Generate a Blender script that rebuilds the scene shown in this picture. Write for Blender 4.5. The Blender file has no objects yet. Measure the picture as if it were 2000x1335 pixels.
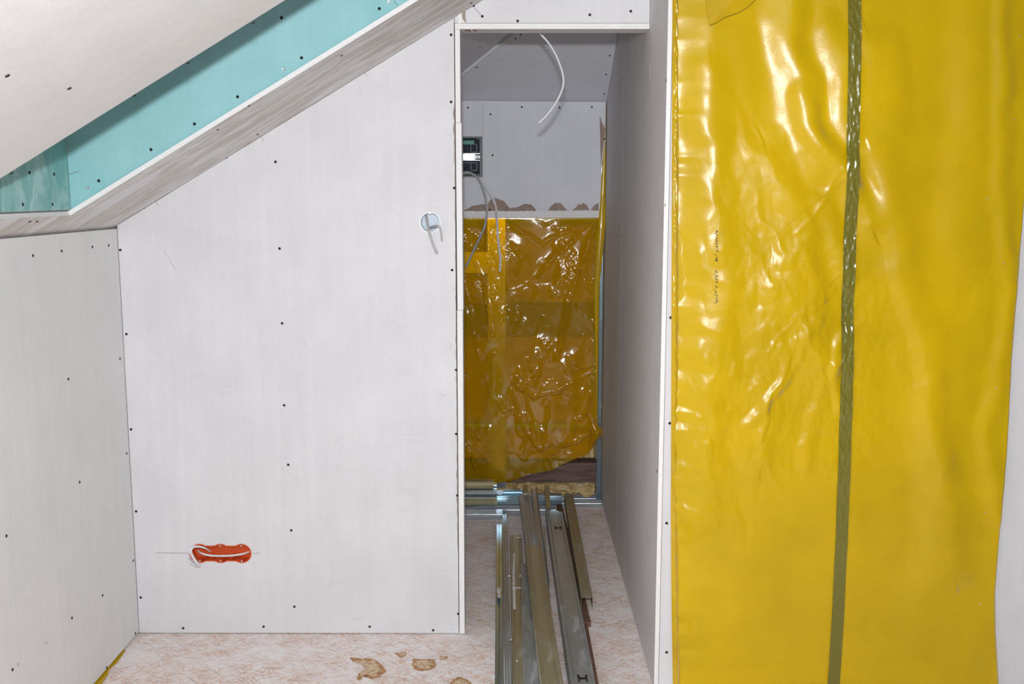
import bpy, bmesh, math, random
from mathutils import Vector, noise, Matrix

# ------------------------------------------------------------------ camera, world, lights, exposure
C = bpy.context.scene.collection
SC = bpy.context.scene
FPX, PITCH, YAW, CAMZ = 2005.2, .1437, -.0029, 1.5
cam_d = bpy.data.cameras.new('camera'); cam = bpy.data.objects.new('camera', cam_d); C.objects.link(cam)
cam_d.sensor_width = 36; cam_d.lens = FPX / 2000 * 36; cam_d.clip_start = .05
cam.location = (0, 0, CAMZ); cam.rotation_euler = (math.pi/2 - PITCH, 0, -YAW)
SC.camera = cam
w = bpy.data.worlds.new('world'); SC.world = w; w.use_nodes = True
w.node_tree.nodes['Background'].inputs[0].default_value = (.93, .96, 1, 1)
w.node_tree.nodes['Background'].inputs[1].default_value = .14
ld = bpy.data.lights.new('flash', 'AREA'); ld.shape = 'RECTANGLE'; ld.size = .07; ld.size_y = .045
ld.energy = 66; ld.color = (.95, .965, 1)
fl = bpy.data.objects.new('flash', ld); C.objects.link(fl)
fl.location = (0.0, .02, 1.665); fl.rotation_euler = (math.pi/2 - .1, 0, 0)
# soft fill lamp added behind the camera, no window known there
dl = bpy.data.lights.new('room_fill', 'AREA'); dl.shape = 'RECTANGLE'; dl.size = 1.6; dl.size_y = 1.3
dl.energy = 7; dl.color = (.95, .98, 1)
do = bpy.data.objects.new('room_fill', dl); C.objects.link(do)
do.location = (.9, -1.6, 1.7); do.rotation_euler = (math.pi/2, 0, .12)
SC.view_settings.view_transform = 'Standard'; SC.view_settings.look = 'None'
SC.view_settings.exposure = 0.0; SC.view_settings.gamma = 1; SC.view_settings.use_curve_mapping = False

# ------------------------------------------------------------------ survey helpers: photo point -> point on a real plane
_F = Vector((math.sin(YAW)*math.cos(PITCH), math.cos(YAW)*math.cos(PITCH), -math.sin(PITCH)))
_R = Vector((math.cos(YAW), -math.sin(YAW), 0)); _U = _R.cross(_F); CP = Vector((0, 0, CAMZ))
def hit(u, v, n, d):
    u = float(u); v = float(v)
    r = (u-1000)/FPX*_R + (667.5-v)/FPX*_U + _F; n = Vector(n)
    return CP + r*((d - n.dot(CP))/n.dot(r))
def onY(u, v, y): return hit(u, v, (0, 1, 0), y)
def onZ(u, v, z): return hit(u, v, (0, 0, 1), z)
def onX(u, v, x): return hit(u, v, (1, 0, 0), x)

D = 3.351          # partition plane
XL = -1.293        # knee wall plane
XR = .4245         # closet side wall plane
YF = 2.95          # near end of the closet side wall
YB = 4.854         # closet back
RS, R0 = .591, 1.398
def zr(x): return R0 + RS*(x - XL)            # underside of the roof slope
ROOFN, ROOFD = (-RS, 0, 1), R0 - RS*XL
YG = 2.845         # green reveal plane
XG = -1.222
YE = 2.155

# ------------------------------------------------------------------ materials
def nt(name):
    m = bpy.data.materials.new(name); m.use_nodes = True; t = m.node_tree
    return m, t, t.nodes['Principled BSDF']
def N(t, k, **kw):
    n = t.nodes.new(k)
    for a, b in kw.items():
        if a in n.inputs.keys(): n.inputs[a].default_value = b
        else: setattr(n, a, b)
    return n
def coord(t, scale=(1, 1, 1), rot=(0, 0, 0), kind='Object'):
    c = N(t, 'ShaderNodeTexCoord'); mp = N(t, 'ShaderNodeMapping'); mp.inputs['Scale'].default_value = scale
    mp.inputs['Rotation'].default_value = rot
    t.links.new(c.outputs[kind], mp.inputs[0]); return mp.outputs[0]
def ramp(t, fac, stops):
    r = N(t, 'ShaderNodeValToRGB'); e = r.color_ramp.elements
    e[0].position, e[0].color = stops[0][0], (*stops[0][1], 1); e[1].position, e[1].color = stops[1][0], (*stops[1][1], 1)
    for p, c in stops[2:]:
        q = e.new(p); q.color = (*c, 1)
    t.links.new(fac, r.inputs[0]); return r.outputs[0]
def noise_n(t, vec, scale, detail=4, rough=.55, dist=0):
    n = N(t, 'ShaderNodeTexNoise'); n.inputs['Scale'].default_value = scale; n.inputs['Detail'].default_value = detail
    n.inputs['Roughness'].default_value = rough; n.inputs['Distortion'].default_value = dist
    t.links.new(vec, n.inputs['Vector']); return n.outputs['Fac']
def mix(t, f, a, b, mode='MIX'):
    m = N(t, 'ShaderNodeMix', data_type='RGBA', blend_type=mode)
    for s, v in ((m.inputs[0], f), (m.inputs[6], a), (m.inputs[7], b)):
        if hasattr(v, 'links') or hasattr(v, 'is_linked'): t.links.new(v, s)
        elif isinstance(v, tuple): s.default_value = (*v, 1)
        else: s.default_value = v
    return m.outputs[2]
def bump(t, bs, h, s, d=.002):
    b = N(t, 'ShaderNodeBump'); b.inputs['Strength'].default_value = s; b.inputs['Distance'].default_value = d
    t.links.new(h, b.inputs['Height']); t.links.new(b.outputs[0], bs.inputs['Normal'])

def paper(name, c1, c2, smear=None, smear_rot=None, mott=5, smudge=.5):
    """plasterboard paper: fibrous mottle, vertical banding, faint scuffs; optional dried filler smears"""
    m, t, b = nt(name)
    v = coord(t); col = ramp(t, noise_n(t, v, mott, 6, .65), [(.3, c1), (.7, c2)])
    v2 = coord(t, (22, 22, 1.2)); f = ramp(t, noise_n(t, v2, 2, 4), [(.3, (.93,)*3), (.7, (1.0,)*3)])
    col = mix(t, .6, col, f, 'MULTIPLY')
    fib = noise_n(t, v, 260, 3, .7)
    col = mix(t, .35, col, ramp(t, fib, [(.3, (.86,)*3), (.65, (1.0,)*3)]), 'MULTIPLY')
    sm = noise_n(t, coord(t, (1, 1, 1.4), (0, .5, .3)), 7, 8, .72, 1.2)
    col = mix(t, smudge, col, ramp(t, sm, [(.60, (1, 1, 1)), (.72, (.86, .85, .84))]), 'MULTIPLY')
    if smear:
        v3 = coord(t, smear_rot); s = noise_n(t, v3, 2.6, 9, .70, .8)
        col = mix(t, ramp(t, s, [(.44, (0,)*3), (.58, (1,)*3)]), col, smear)
        bump(t, b, s, .35, .003)
    else: bump(t, b, fib, .12, .001)
    t.links.new(col, b.inputs['Base Color']); b.inputs['Roughness'].default_value = .62
    b.inputs['Specular IOR Level'].default_value = .25
    return m
M = {}
M['paper'] = paper('paper_grey', (.70, .695, .71), (.77, .765, .78))
M['paper_warm'] = paper('paper_warm', (.74, .735, .73), (.81, .805, .80), smudge=.3)
M['paper_knee'] = paper('paper_knee', (.78, .775, .765), (.84, .835, .825), smudge=.25)
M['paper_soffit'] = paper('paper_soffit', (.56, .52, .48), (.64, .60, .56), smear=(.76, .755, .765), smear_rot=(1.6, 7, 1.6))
M['paper_closet'] = paper('paper_closet', (.73, .745, .80), (.79, .80, .86), smudge=.6)
M['paper_fin'] = paper('paper_fin', (.70, .67, .66), (.77, .745, .735), smudge=.4)
M['green'] = paper('paper_green', (.27, .56, .575), (.36, .65, .67), smear=None, smudge=.25)
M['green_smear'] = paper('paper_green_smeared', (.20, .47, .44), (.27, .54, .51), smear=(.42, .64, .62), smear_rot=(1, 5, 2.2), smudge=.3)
def plain(name, col, rough=.6, metal=0, spec=.4, var=.12, vs=40, bmp=0, stretch=(1, 1, 1)):
    m, t, b = nt(name); v = coord(t, stretch); n = noise_n(t, v, vs, 4)
    c = ramp(t, n, [(.3, tuple(x*(1-var) for x in col)), (.7, tuple(min(1, x*(1+var)) for x in col))])
    t.links.new(c, b.inputs['Base Color']); b.inputs['Roughness'].default_value = rough
    b.inputs['Metallic'].default_value = metal; b.inputs['Specular IOR Level'].default_value = spec
    if bmp: bump(t, b, n, bmp)
    return m
M['core'] = plain('gypsum_core', (.84, .825, .81), .8, var=.04, vs=160, bmp=.12)
M['brown_paper'] = plain('torn_brown_paper', (.36, .27, .225), .85, var=.15, vs=60)
M['screw'] = plain('phosphated_screw', (.035, .032, .033), .9, 0, .05)
M['zinc_screw'] = plain('zinc_screw', (.6, .6, .58), .35, .8)
M['pencil'] = plain('pencil', (.22, .2, .2), .7)
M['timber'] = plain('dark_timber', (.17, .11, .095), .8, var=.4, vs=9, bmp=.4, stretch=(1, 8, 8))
M['lath'] = plain('brown_lath', (.16, .085, .055), .75, var=.35, vs=12, bmp=.3, stretch=(8, 1, 8))
M['white_plastic'] = plain('white_plastic', (.78, .79, .80), .35, var=.02)
M['ice_plastic'] = plain('pale_blue_plastic', (.60, .67, .74), .3, var=.05)
M['cable_white'] = plain('cable_white', (.74, .75, .77), .4, var=.03)
M['cable_grey'] = plain('cable_grey', (.46, .46, .455), .42, var=.05)
M['orange'] = plain('orange_plastic', (.68, .10, .022), .35, var=.08, vs=30)
M['blue_ink'] = plain('blue_ink', (.03, .09, .35), .6)
M['red_ink'] = plain('red_ink', (.45, .12, .12), .6)
M['black_ink'] = plain('black_ink', (.06, .045, .01), .6)
M['box_black'] = plain('enclosure_dark_plastic', (.03, .04, .055), .6, var=.4, vs=60, spec=.2)
M['box_clear'] = plain('enclosure_smoky_rim', (.13, .15, .17), .4, var=.5, vs=80, spec=.4)
M['terminal'] = plain('green_terminal', (.02, .30, .17), .4, var=.3, vs=90)
M['rail'] = plain('rail_metal', (.70, .72, .74), .35, .6, var=.3, vs=50)
M['plaster'] = plain('plaster_drip', (.80, .76, .73), .85, var=.06)
M['copper'] = plain('copper', (.65, .3, .15), .35, .9)

def galv(name, col, rough=.36, dust=.5, metal=.85):
    m, t, b = nt(name)
    st = noise_n(t, coord(t, (420, 1.0, 420)), 1, 3)
    c = ramp(t, st, [(.3, tuple(x*.86 for x in col)), (.7, tuple(min(1, x*1.1) for x in col))])
    c = mix(t, .7, c, ramp(t, noise_n(t, coord(t), 420, 2, .6), [(.35, (.72,)*3), (.62, (1,)*3)]), 'MULTIPLY')
    d = noise_n(t, coord(t, (8, 2.6, 8)), 2.2, 9, .74, .6)
    dm = ramp(t, d, [(.50, (0,)*3), (.72, (dust,)*3)])
    t.links.new(mix(t, dm, c, (.55, .55, .53)), b.inputs['Base Color'])
    t.links.new(ramp(t, dm, [(0, (metal,)*3), (1, (0,)*3)]), b.inputs['Metallic'])
    t.links.new(ramp(t, dm, [(0, (rough,)*3), (1, (.8,)*3)]), b.inputs['Roughness'])
    bump(t, b, st, .25, .0006)
    return m
M['galv'] = galv('galvanised', (.50, .55, .59), .28, .5, .75)
M['galv_blue'] = galv('galvanised_clean', (.46, .62, .71), .24, .12)
M['galv_olive'] = galv('galvanised_olive_reflection', (.45, .41, .26), .38, .5, .6)  # olive tint paints the yellow film's reflection into the steel colour
M['galv_dusty'] = galv('galvanised_dusty', (.44, .48, .50), .33, .95, .65)

def film(name, tc, dc, tr=.35, rough=.2, gl=.05, mott=True, transl=.5):
    """tinted polythene: part see-through, part scattering, glossy skin"""
    m = bpy.data.materials.new(name); m.use_nodes = True; t = m.node_tree; t.nodes.clear()
    o = N(t, 'ShaderNodeOutputMaterial'); tb = N(t, 'ShaderNodeBsdfTransparent'); tb.inputs[0].default_value = (*tc, 1)
    df = N(t, 'ShaderNodeBsdfDiffuse'); tl = N(t, 'ShaderNodeBsdfTranslucent')
    n = noise_n(t, coord(t), 3.0, 7, .62); c = ramp(t, n, [(.3, tuple(x*.86 for x in dc)), (.72, tuple(min(1, x*1.1) for x in dc))])
    n2 = noise_n(t, coord(t, (1, 1, .5)), 55, 8, .8, 1.5)
    c = mix(t, .5, c, ramp(t, n2, [(.55, (1, 1, 1)), (.68, (1.0, 1.0, 1.0)), (.8, (1, 1, .9))]), 'MULTIPLY')
    t.links.new(c, df.inputs[0]); t.links.new(c, tl.inputs[0])
    a = N(t, 'ShaderNodeMixShader'); a.inputs[0].default_value = transl
    t.links.new(df.outputs[0], a.inputs[1]); t.links.new(tl.outputs[0], a.inputs[2])
    b2 = N(t, 'ShaderNodeMixShader'); b2.inputs[0].default_value = tr
    t.links.new(a.outputs[0], b2.inputs[1]); t.links.new(tb.outputs[0], b2.inputs[2])
    g = N(t, 'ShaderNodeBsdfGlossy'); g.inputs['Roughness'].default_value = rough
    fr = N(t, 'ShaderNodeLayerWeight'); fr.inputs[0].default_value = .25
    mx = N(t, 'ShaderNodeMath', operation='MULTIPLY_ADD'); t.links.new(fr.outputs['Fresnel'], mx.inputs[0]); mx.inputs[1].default_value = .45; mx.inputs[2].default_value = gl
    mx.use_clamp = True
    s = N(t, 'ShaderNodeMixShader'); t.links.new(mx.outputs[0], s.inputs[0]); t.links.new(b2.outputs[0], s.inputs[1]); t.links.new(g.outputs[0], s.inputs[2])
    bp = N(t, 'ShaderNodeBump'); bp.inputs['Strength'].default_value = .25; bp.inputs['Distance'].default_value = .002
    n3 = noise_n(t, coord(t), 45, 5, .6); t.links.new(n3, bp.inputs['Height'])
    t.links.new(bp.outputs[0], g.inputs['Normal'])
    t.links.new(s.outputs[0], o.inputs[0]); return m
M['film'] = film('yellow_film', (.80, .55, .02), (.80, .54, .0), .20, .28, .03, transl=.12)
M['film_c'] = film('yellow_film_closet', (.95, .62, .0), (.78, .47, .0), .55, .13, .03, transl=.15)
M['film_edge'] = film('yellow_film_double', (.6, .42, .01), (.72, .46, .002), .12, .18, .06, transl=.1)
M['tape'] = film('olive_tape', (.45, .42, .1), (.21, .19, .018), .12, .24, .06, transl=.1)

def wool():
    m, t, b = nt('mineral_wool'); v = coord(t); n = noise_n(t, v, 14, 8, .7, .8)
    t.links.new(ramp(t, n, [(.3, (.50, .30, .12)), (.5, (.76, .58, .28)), (.7, (.88, .78, .56))]), b.inputs['Base Color'])
    b.inputs['Roughness'].default_value = .95; bump(t, b, noise_n(t, v, 90, 5, .8), .8, .004); return m
M['wool'] = wool()

def osb():
    m, t, b = nt('osb_floor_dusted')
    base = noise_n(t, coord(t), 3, 6, .6)
    col = ramp(t, base, [(.35, (.80, .68, .61)), (.65, (.90, .85, .83))])
    hs = None
    k = 0
    for rot, sc, th, cc in ((.55, (13, 90, 1), .42, (.80, .52, .37)), (-.3, (11, 80, 1), .5, (.84, .64, .52)), (1.2, (15, 100, 1), .5, (.72, .42, .28)),
                            (2.3, (14, 85, 1), .45, (.93, .90, .88)), (-.95, (17, 130, 1), .5, (.70, .42, .30)), (.12, (10, 95, 1), .72, (.55, .32, .22)), (1.75, (19, 190, 1), .5, (.95, .92, .91)),
                            (.8, (9, 240, 1), .55, (.50, .34, .28)), (-.6, (12, 280, 1), .55, (.96, .94, .93)), (2.7, (10, 210, 1), .6, (.60, .36, .26)), (.3, (11, 260, 1), .5, (.94, .92, .91))):
        c = N(t, 'ShaderNodeTexCoord'); mp0 = N(t, 'ShaderNodeMapping'); mp0.inputs['Rotation'].default_value = (0, 0, rot); mp0.inputs['Location'].default_value = (k*1.7, k*.9, 0)
        mp = N(t, 'ShaderNodeMapping'); mp.inputs['Scale'].default_value = sc
        wn = N(t, 'ShaderNodeTexNoise'); wn.inputs['Scale'].default_value = 6; wn.inputs['Detail'].default_value = 1
        t.links.new(c.outputs['Object'], wn.inputs['Vector'])
        wv = N(t, 'ShaderNodeMix', data_type='VECTOR'); wv.inputs[0].default_value = .018
        t.links.new(c.outputs['Object'], wv.inputs[4]); t.links.new(wn.outputs['Color'], wv.inputs[5])
        t.links.new(wv.outputs[1], mp0.inputs[0]); t.links.new(mp0.outputs[0], mp.inputs[0])
        vo = N(t, 'ShaderNodeTexVoronoi', voronoi_dimensions='2D'); vo.inputs['Scale'].default_value = 1; t.links.new(mp.outputs[0], vo.inputs['Vector'])
        sep = N(t, 'ShaderNodeSeparateColor'); t.links.new(vo.outputs['Color'], sep.inputs[0])
        f = ramp(t, sep.outputs[0], [(th, (0,)*3), (min(.98, th+.3), (1,)*3)])
        edge = ramp(t, vo.outputs['Distance'], [(.34, (1,)*3), (.46, (0,)*3)])
        dn = ramp(t, noise_n(t, mp.outputs[0], .9, 6, .75), [(.40, (0,)*3), (.56, (.9,)*3)])
        f2 = mix(t, 1.0, mix(t, 1.0, f, edge, 'MULTIPLY'), dn, 'MULTIPLY')
        col = mix(t, f2, col, cc); k += 1
    fine = noise_n(t, coord(t), 190, 4, .8)
    col = mix(t, .6, col, ramp(t, fine, [(.33, (.74, .72, .72)), (.56, (1, 1, 1))]), 'MULTIPLY')
    dust = noise_n(t, coord(t), 5.5, 9, .72, .4)
    col = mix(t, ramp(t, dust, [(.44, (0,)*3), (.70, (.8,)*3)]), col, (.90, .87, .88))
    sp = noise_n(t, coord(t), 75, 2, .5)
    col = mix(t, ramp(t, sp, [(.72, (0,)*3), (.76, (.8,)*3)]), col, (.20, .13, .11))
    t.links.new(col, b.inputs['Base Color']); b.inputs['Roughness'].default_value = .8; bump(t, b, fine, .3, .002); return m
M['osb'] = osb()
def glue(name, c1, c2):
    m, t, b = nt(name); n = noise_n(t, coord(t), 60, 5, .7)
    t.links.new(ramp(t, n, [(.35, c1), (.6, c2)]), b.inputs['Base Color']); b.inputs['Roughness'].default_value = .4; bump(t, b, n, .6, .004); return m
M['glue_rim'] = glue('dried_glue_rim', (.30, .12, .025), (.52, .27, .08)); M['glue'] = glue('dried_glue', (.40, .20, .06), (.74, .56, .38))

# ------------------------------------------------------------------ mesh helpers
def tag(o, label=None, cat=None, group=None, kind=None):
    if label: o['label'] = label
    if cat: o['category'] = cat
    if group: o['group'] = group
    if kind: o['kind'] = kind
    return o
def mesh_obj(name, verts, faces, mats, parent=None, midx=None, smooth=False):
    me = bpy.data.meshes.new(name); me.from_pydata([tuple(v) for v in verts], [], faces)
    for m in (mats if isinstance(mats, (list, tuple)) else [mats]): me.materials.append(M[m])
    if midx:
        for p, i in zip(me.polygons, midx): p.material_index = i
    if smooth: me.polygons.foreach_set('use_smooth', [True]*len(me.polygons))
    me.validate(); me.update()
    o = bpy.data.objects.new(name, me); C.objects.link(o)
    if parent: o.parent = parent
    return o
def empty(name, loc=(0, 0, 0)):
    o = bpy.data.objects.new(name, None); C.objects.link(o); o.location = loc; o.empty_display_size = .05; return o
class MB:
    def __init__(s): s.v, s.f, s.m = [], [], []
    def prism(s, poly, off, m=(0, 0, 0)):
        """poly: 3D loop; off: thickness vector; m = (front, back, side) material indices"""
        n = len(poly); b = len(s.v); poly = [Vector(p) for p in poly]; off = Vector(off)
        nrm = Vector()
        for i in range(n): nrm += poly[i].cross(poly[(i+1) % n])
        if nrm.dot(off) > 0: poly.reverse()
        s.v += poly + [p+off for p in poly]
        s.f.append(list(range(b, b+n))); s.m.append(m[0])
        s.f.append(list(range(b+2*n-1, b+n-1, -1))); s.m.append(m[1])
        for i in range(n):
            j = (i+1) % n; s.f.append([b+j, b+i, b+n+i, b+n+j]); s.m.append(m[2])
        return s
    def box(s, a, b, m=0):
        x0, y0, z0 = a; x1, y1, z1 = b
        return s.prism([(x0, y0, z0), (x1, y0, z0), (x1, y0, z1), (x0, y0, z1)], (0, y1-y0, 0), (m, m, m))
    def tube(s, pts, r, seg=10, flat=1, fdir=None, caps=True, m=0):
        pts = [Vector(p) for p in pts]; b = len(s.v); prev = None
        for i, p in enumerate(pts):
            t = (pts[min(i+1, len(pts)-1)] - pts[max(i-1, 0)]).normalized()
            ref = Vector(fdir) if fdir else (prev if prev else Vector((0, -1, .01)))
            if prev is not None and not fdir: ref = prev
            e2 = (ref - t*ref.dot(t));
            if e2.length < 1e-4: e2 = Vector((1, 0, 0)) - t*t.x
            e2.normalize(); e1 = t.cross(e2); prev = e2
            for k in range(seg):
                a = 2*math.pi*k/seg; s.v.append(p + e1*(r*math.cos(a)) + e2*(r*flat*math.sin(a)))
        for i in range(len(pts)-1):
            for k in range(seg):
                k2 = (k+1) % seg; s.f.append([b+i*seg+k, b+i*seg+k2, b+(i+1)*seg+k2, b+(i+1)*seg+k]); s.m.append(m)
        if caps:
            s.f.append([b+k for k in range(seg-1, -1, -1)]); s.m.append(m)
            e = b+(len(pts)-1)*seg; s.f.append([e+k for k in range(seg)]); s.m.append(m)
        return s
    def build(s, name, mats, parent=None, smooth=False, bevel=0):
        o = mesh_obj(name, s.v, s.f, mats, parent, s.m, smooth)
        if bevel:
            bm = bmesh.new(); bm.from_mesh(o.data); bmesh.ops.recalc_face_normals(bm, faces=bm.faces)
            bmesh.ops.bevel(bm, geom=[e for e in bm.edges], offset=bevel, segments=2, affect='EDGES', profile=.6); bm.to_mesh(o.data); bm.free()
        return o
def spline(pts, n=8):
    pts = [Vector(p) for p in pts]; P = [pts[0]*2-pts[1]] + pts + [pts[-1]*2-pts[-2]]; out = []
    for i in range(1, len(P)-2):
        for k in range(n):
            t = k/n; a, b, c, d = P[i-1:i+3]
            out.append(.5*((2*b) + (c-a)*t + (2*a-5*b+4*c-d)*t*t + (3*b-a-3*c+d)*t**3))
    out.append(P[-2]); return out
def cut(o, mb, fill='core'):
    """cut a real hole through a board"""
    c = mb.build('cutter', [fill]); md = o.modifiers.new('b', 'BOOLEAN'); md.operation = 'DIFFERENCE'; md.solver = 'EXACT'; md.object = c
    dg = bpy.context.evaluated_depsgraph_get(); ev = o.evaluated_get(dg); me = bpy.data.meshes.new_from_object(ev)
    o.modifiers.clear(); o.data = me; cm = c.data; bpy.data.objects.remove(c); bpy.data.meshes.remove(cm)
def circle_xz(cx, y, cz, r, n=40): return [(cx+r*math.cos(2*math.pi*k/n), y, cz+r*math.sin(2*math.pi*k/n)) for k in range(n)]

# one drywall screw head: countersunk dark disc with a cross recess, facing local -Z
def screw_mesh(mat, r=.0043):
    v, f = [], []; n = 16
    for rr, z in ((r, 0), (r*.95, -.0006), (r*.55, -.0005), (r*.3, -.0003)):
        for k in range(n): v.append((rr*math.cos(2*math.pi*k/n), rr*math.sin(2*math.pi*k/n), z))
    for i in range(3):
        for k in range(n): f.append([i*n+k, i*n+(k+1) % n, (i+1)*n+(k+1) % n, (i+1)*n+k])
    f.append([3*n+k for k in range(n)])
    me = bpy.data.meshes.new('drywall_screw'); me.from_pydata(v, [], f); me.materials.append(M[mat]); me.update(); return me
SM = screw_mesh('screw'); SMZ = screw_mesh('zinc_screw')
def screws(parent, pts, nrm, me=None):
    """nrm: outward normal of the board"""
    nrm = Vector(nrm).normalized(); q = (-nrm).to_track_quat('Z', 'Y')
    for p in pts:
        o = bpy.data.objects.new('drywall_screw', me or SM); C.objects.link(o); o.parent = parent
        o.location = Vector(p) + nrm*.0009; o.rotation_mode = 'QUATERNION'; o.rotation_quaternion = q

T = .0125
# ------------------------------------------------------------------ floor
o = MB().box((-2.0, -1.2, -.022), (2.6, 5.3, 0)).build('floor', ['osb']); tag(o, 'oriented strand board floor whitened with plaster dust', 'floor', kind='structure')

# ------------------------------------------------------------------ sloping ceiling (roof slope) with the roof-window opening
up = Vector((-RS, 0, 1)).normalized()*T
def rp(x, y): return (x, y, zr(x))
mb = MB()
mb.prism([rp(XL-.05, -1.2), rp(.95, -1.2), rp(.95, YE), rp(XL-.05, YE)], up, (0, 0, 2))
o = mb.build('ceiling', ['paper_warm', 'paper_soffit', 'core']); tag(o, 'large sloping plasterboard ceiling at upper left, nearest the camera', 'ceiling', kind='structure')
screws(o, [hit(*p, ROOFN, ROOFD) for p in ((14, 147), (135, 172), (262, 186), (22, 337), (367, 122), (494, 44))], (RS, 0, -1))
mb = MB(); ins = .0
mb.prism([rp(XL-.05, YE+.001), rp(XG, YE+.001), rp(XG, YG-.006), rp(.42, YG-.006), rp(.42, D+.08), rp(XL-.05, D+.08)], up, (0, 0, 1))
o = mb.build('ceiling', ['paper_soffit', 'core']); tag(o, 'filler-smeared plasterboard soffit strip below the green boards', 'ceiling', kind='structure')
screws(o, [hit(*p, ROOFN, ROOFD) for p in ((486, 206), (425, 253), (667, 108), (58, 432), (72, 432), (503, 262), (920, 6))], (RS, 0, -1))
mb = MB(); mb.prism([rp(XL-.05, D+.085), rp(.42, D+.085), rp(.42, 5.1), rp(XL-.05, 5.1)], up, (0, 0, 1))
o = mb.build('ceiling', ['paper_closet', 'core']); tag(o, 'sloping plasterboard ceiling inside the closet at its left', 'ceiling', kind='structure')
screws(o, [hit(*p, ROOFN, ROOFD) for p in ((937, 92),)], (RS, 0, -1))

# green moisture-resistant reveal boards of the roof-window shaft
zt = .012/math.cos(math.atan(RS))+.0015
mb = MB(); H = .75
mb.prism([(XG, YG, zr(XG)+zt), (.42, YG, zr(.42)+zt), (.42, YG, zr(.42)+H), (XG, YG, zr(XG)+H)], (0, T, 0), (0, 0, 1))
o = mb.build('wall_upper', ['green', 'core']); tag(o, 'green moisture-resistant plasterboard face above the soffit', 'wall', kind='structure')
screws(o, [onY(*p, YG) for p in ((741, 17), (589, 113), (464, 189), (380, 242), (295, 292), (193, 353), (550, 35))], (0, -1, 0))
screws(o, [onY(*p, YG) for p in ((554, 135), (172, 366), (760, 4))], (0, -1, 0), SMZ)
MB().tube([onY(122, 339, YG-.001), onY(137, 340, YG-.001), onY(153, 335, YG-.001)], .0007, 5).build('pencil_line', ['pencil'], o)
MB().tube([onY(769, 0, YG-.001), onY(776, 11, YG-.001)], .0007, 5).build('pencil_line', ['pencil'], o)
mb = MB(); mb.prism([(XG, YE+.003, zr(XG)+zt), (XG, YG-.002, zr(XG)+zt), (XG, YG-.002, zr(XG)+H), (XG, YE+.003, zr(XG)+H)], (-T, 0, 0), (0, 0, 1))
o = mb.build('wall_upper', ['green_smear', 'core']); tag(o, 'narrow green plasterboard reveal smeared with filler at far left', 'wall', kind='structure')
screws(o, [onX(*p, XG) for p in ((57, 337), (105, 340), (44, 399), (102, 399))], (1, 0, 0))

# ------------------------------------------------------------------ knee wall at the left
zk = 1.386
mb = MB(); mb.prism([(XL, -1.2, .012), (XL, D-.002, .010), (XL, D-.002, zk), (XL, -1.2, zk)], (-T, 0, 0), (0, 0, 1))
o = mb.build('wall_left', ['paper_knee', 'core']); tag(o, 'low plasterboard knee wall along the left edge', 'wall', kind='structure')
screws(o, [onX(*p, XL) for p in ((64, 499), (120, 490), (180, 482), (212, 479), (133, 740), (234, 700), (247, 885), (155, 941), (12, 1046), (260, 1094), (200, 1162), (140, 1206), (24, 1307), (208, 1303), (264, 1236))], (1, 0, 0))
screws(o, [onX(*p, XL) for p in ((90, 1255), (35, 1297))], (1, 0, 0), SMZ)
# continuation of the knee wall inside the closet
o = MB().box((XL-.05-T, D+.076, 0), (XL-.05, 5.1, 1.37)).build('wall_left', ['paper_closet']); tag(o, 'left end wall inside the closet', 'wall', kind='structure')
# strip of membrane peeping out under the knee wall
a, b_, c_ = onZ(192, 1335, .002), onZ(214, 1335, .002), onZ(238, 1286, .002)
pp = [(XL-.04, a.y-.5, .003), (XL+.035, a.y-.5, .003), (XL+.028, a.y-.1, .003), (XL+.018, a.y, .004), (XL+.013, a.y+.06, .003), (XL+.002, a.y+.10, .003), (XL+.009, a.y+.15, .003), (XL+.002, a.y+.24, .003), (XL-.04, a.y+.24, .003)]
o = MB().prism(pp, (0, 0, -.001)).build('membrane_strip', ['film_edge']); tag(o, 'sliver of yellow membrane sticking out under the left knee wall', 'plastic sheet')

# ------------------------------------------------------------------ partition facing the camera
XO = -.19
mb = MB(); PT = .074
mb.prism([(XL+.001, D, .004), (XO-.003, D, .004), (XO-.003, D, zr(XO-.003)-.001), (XL+.001, D, zr(XL)-.001)], (0, PT, 0), (0, 0, 1))
o = mb.build('wall_front', ['paper', 'core'])
tag(o, 'large white plasterboard partition with a sloping top, facing the camera', 'wall', kind='structure'); WALL = o
JB = onY(840, 434, D); OB = [onY(u, 1080, D) for u in (390, 431, 472)]
mbc = MB().prism(circle_xz(JB.x, D-.02, JB.z, .0335), (0, .07, 0)); cut(o, mbc)
R_, NK = .0315, .026
def lobes(r, nk, n=18):
    """outline of three merged circles, counter-clockwise in x,z"""
    a0 = math.asin(nk/r); xs = [p.x for p in OB]; z = OB[0].z; out = []
    for x, s, e in ((xs[0], math.pi-a0+0, None),): pass
    def arc(cx, a, b): return [(cx+r*math.cos(a+(b-a)*k/n), z+r*math.sin(a+(b-a)*k/n)) for k in range(n+1)]
    out += arc(xs[2], -math.pi+a0, 0)[:-1] if False else []
    out += arc(xs[0], math.pi+0, 2*math.pi-a0)      # left lobe, lower half
    out += arc(xs[1], math.pi+a0, 2*math.pi-a0)
    out += arc(xs[2], math.pi+a0, 3*math.pi-a0)     # right lobe all the way round
    out += arc(xs[1], a0, math.pi-a0)
    out += arc(xs[0], a0, math.pi)[:-1]
    return out
mbc = MB().prism([(x, D-.02, z) for x, z in lobes(R_+.0015, NK+.001)], (0, .068, 0)); cut(o, mbc)
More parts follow.
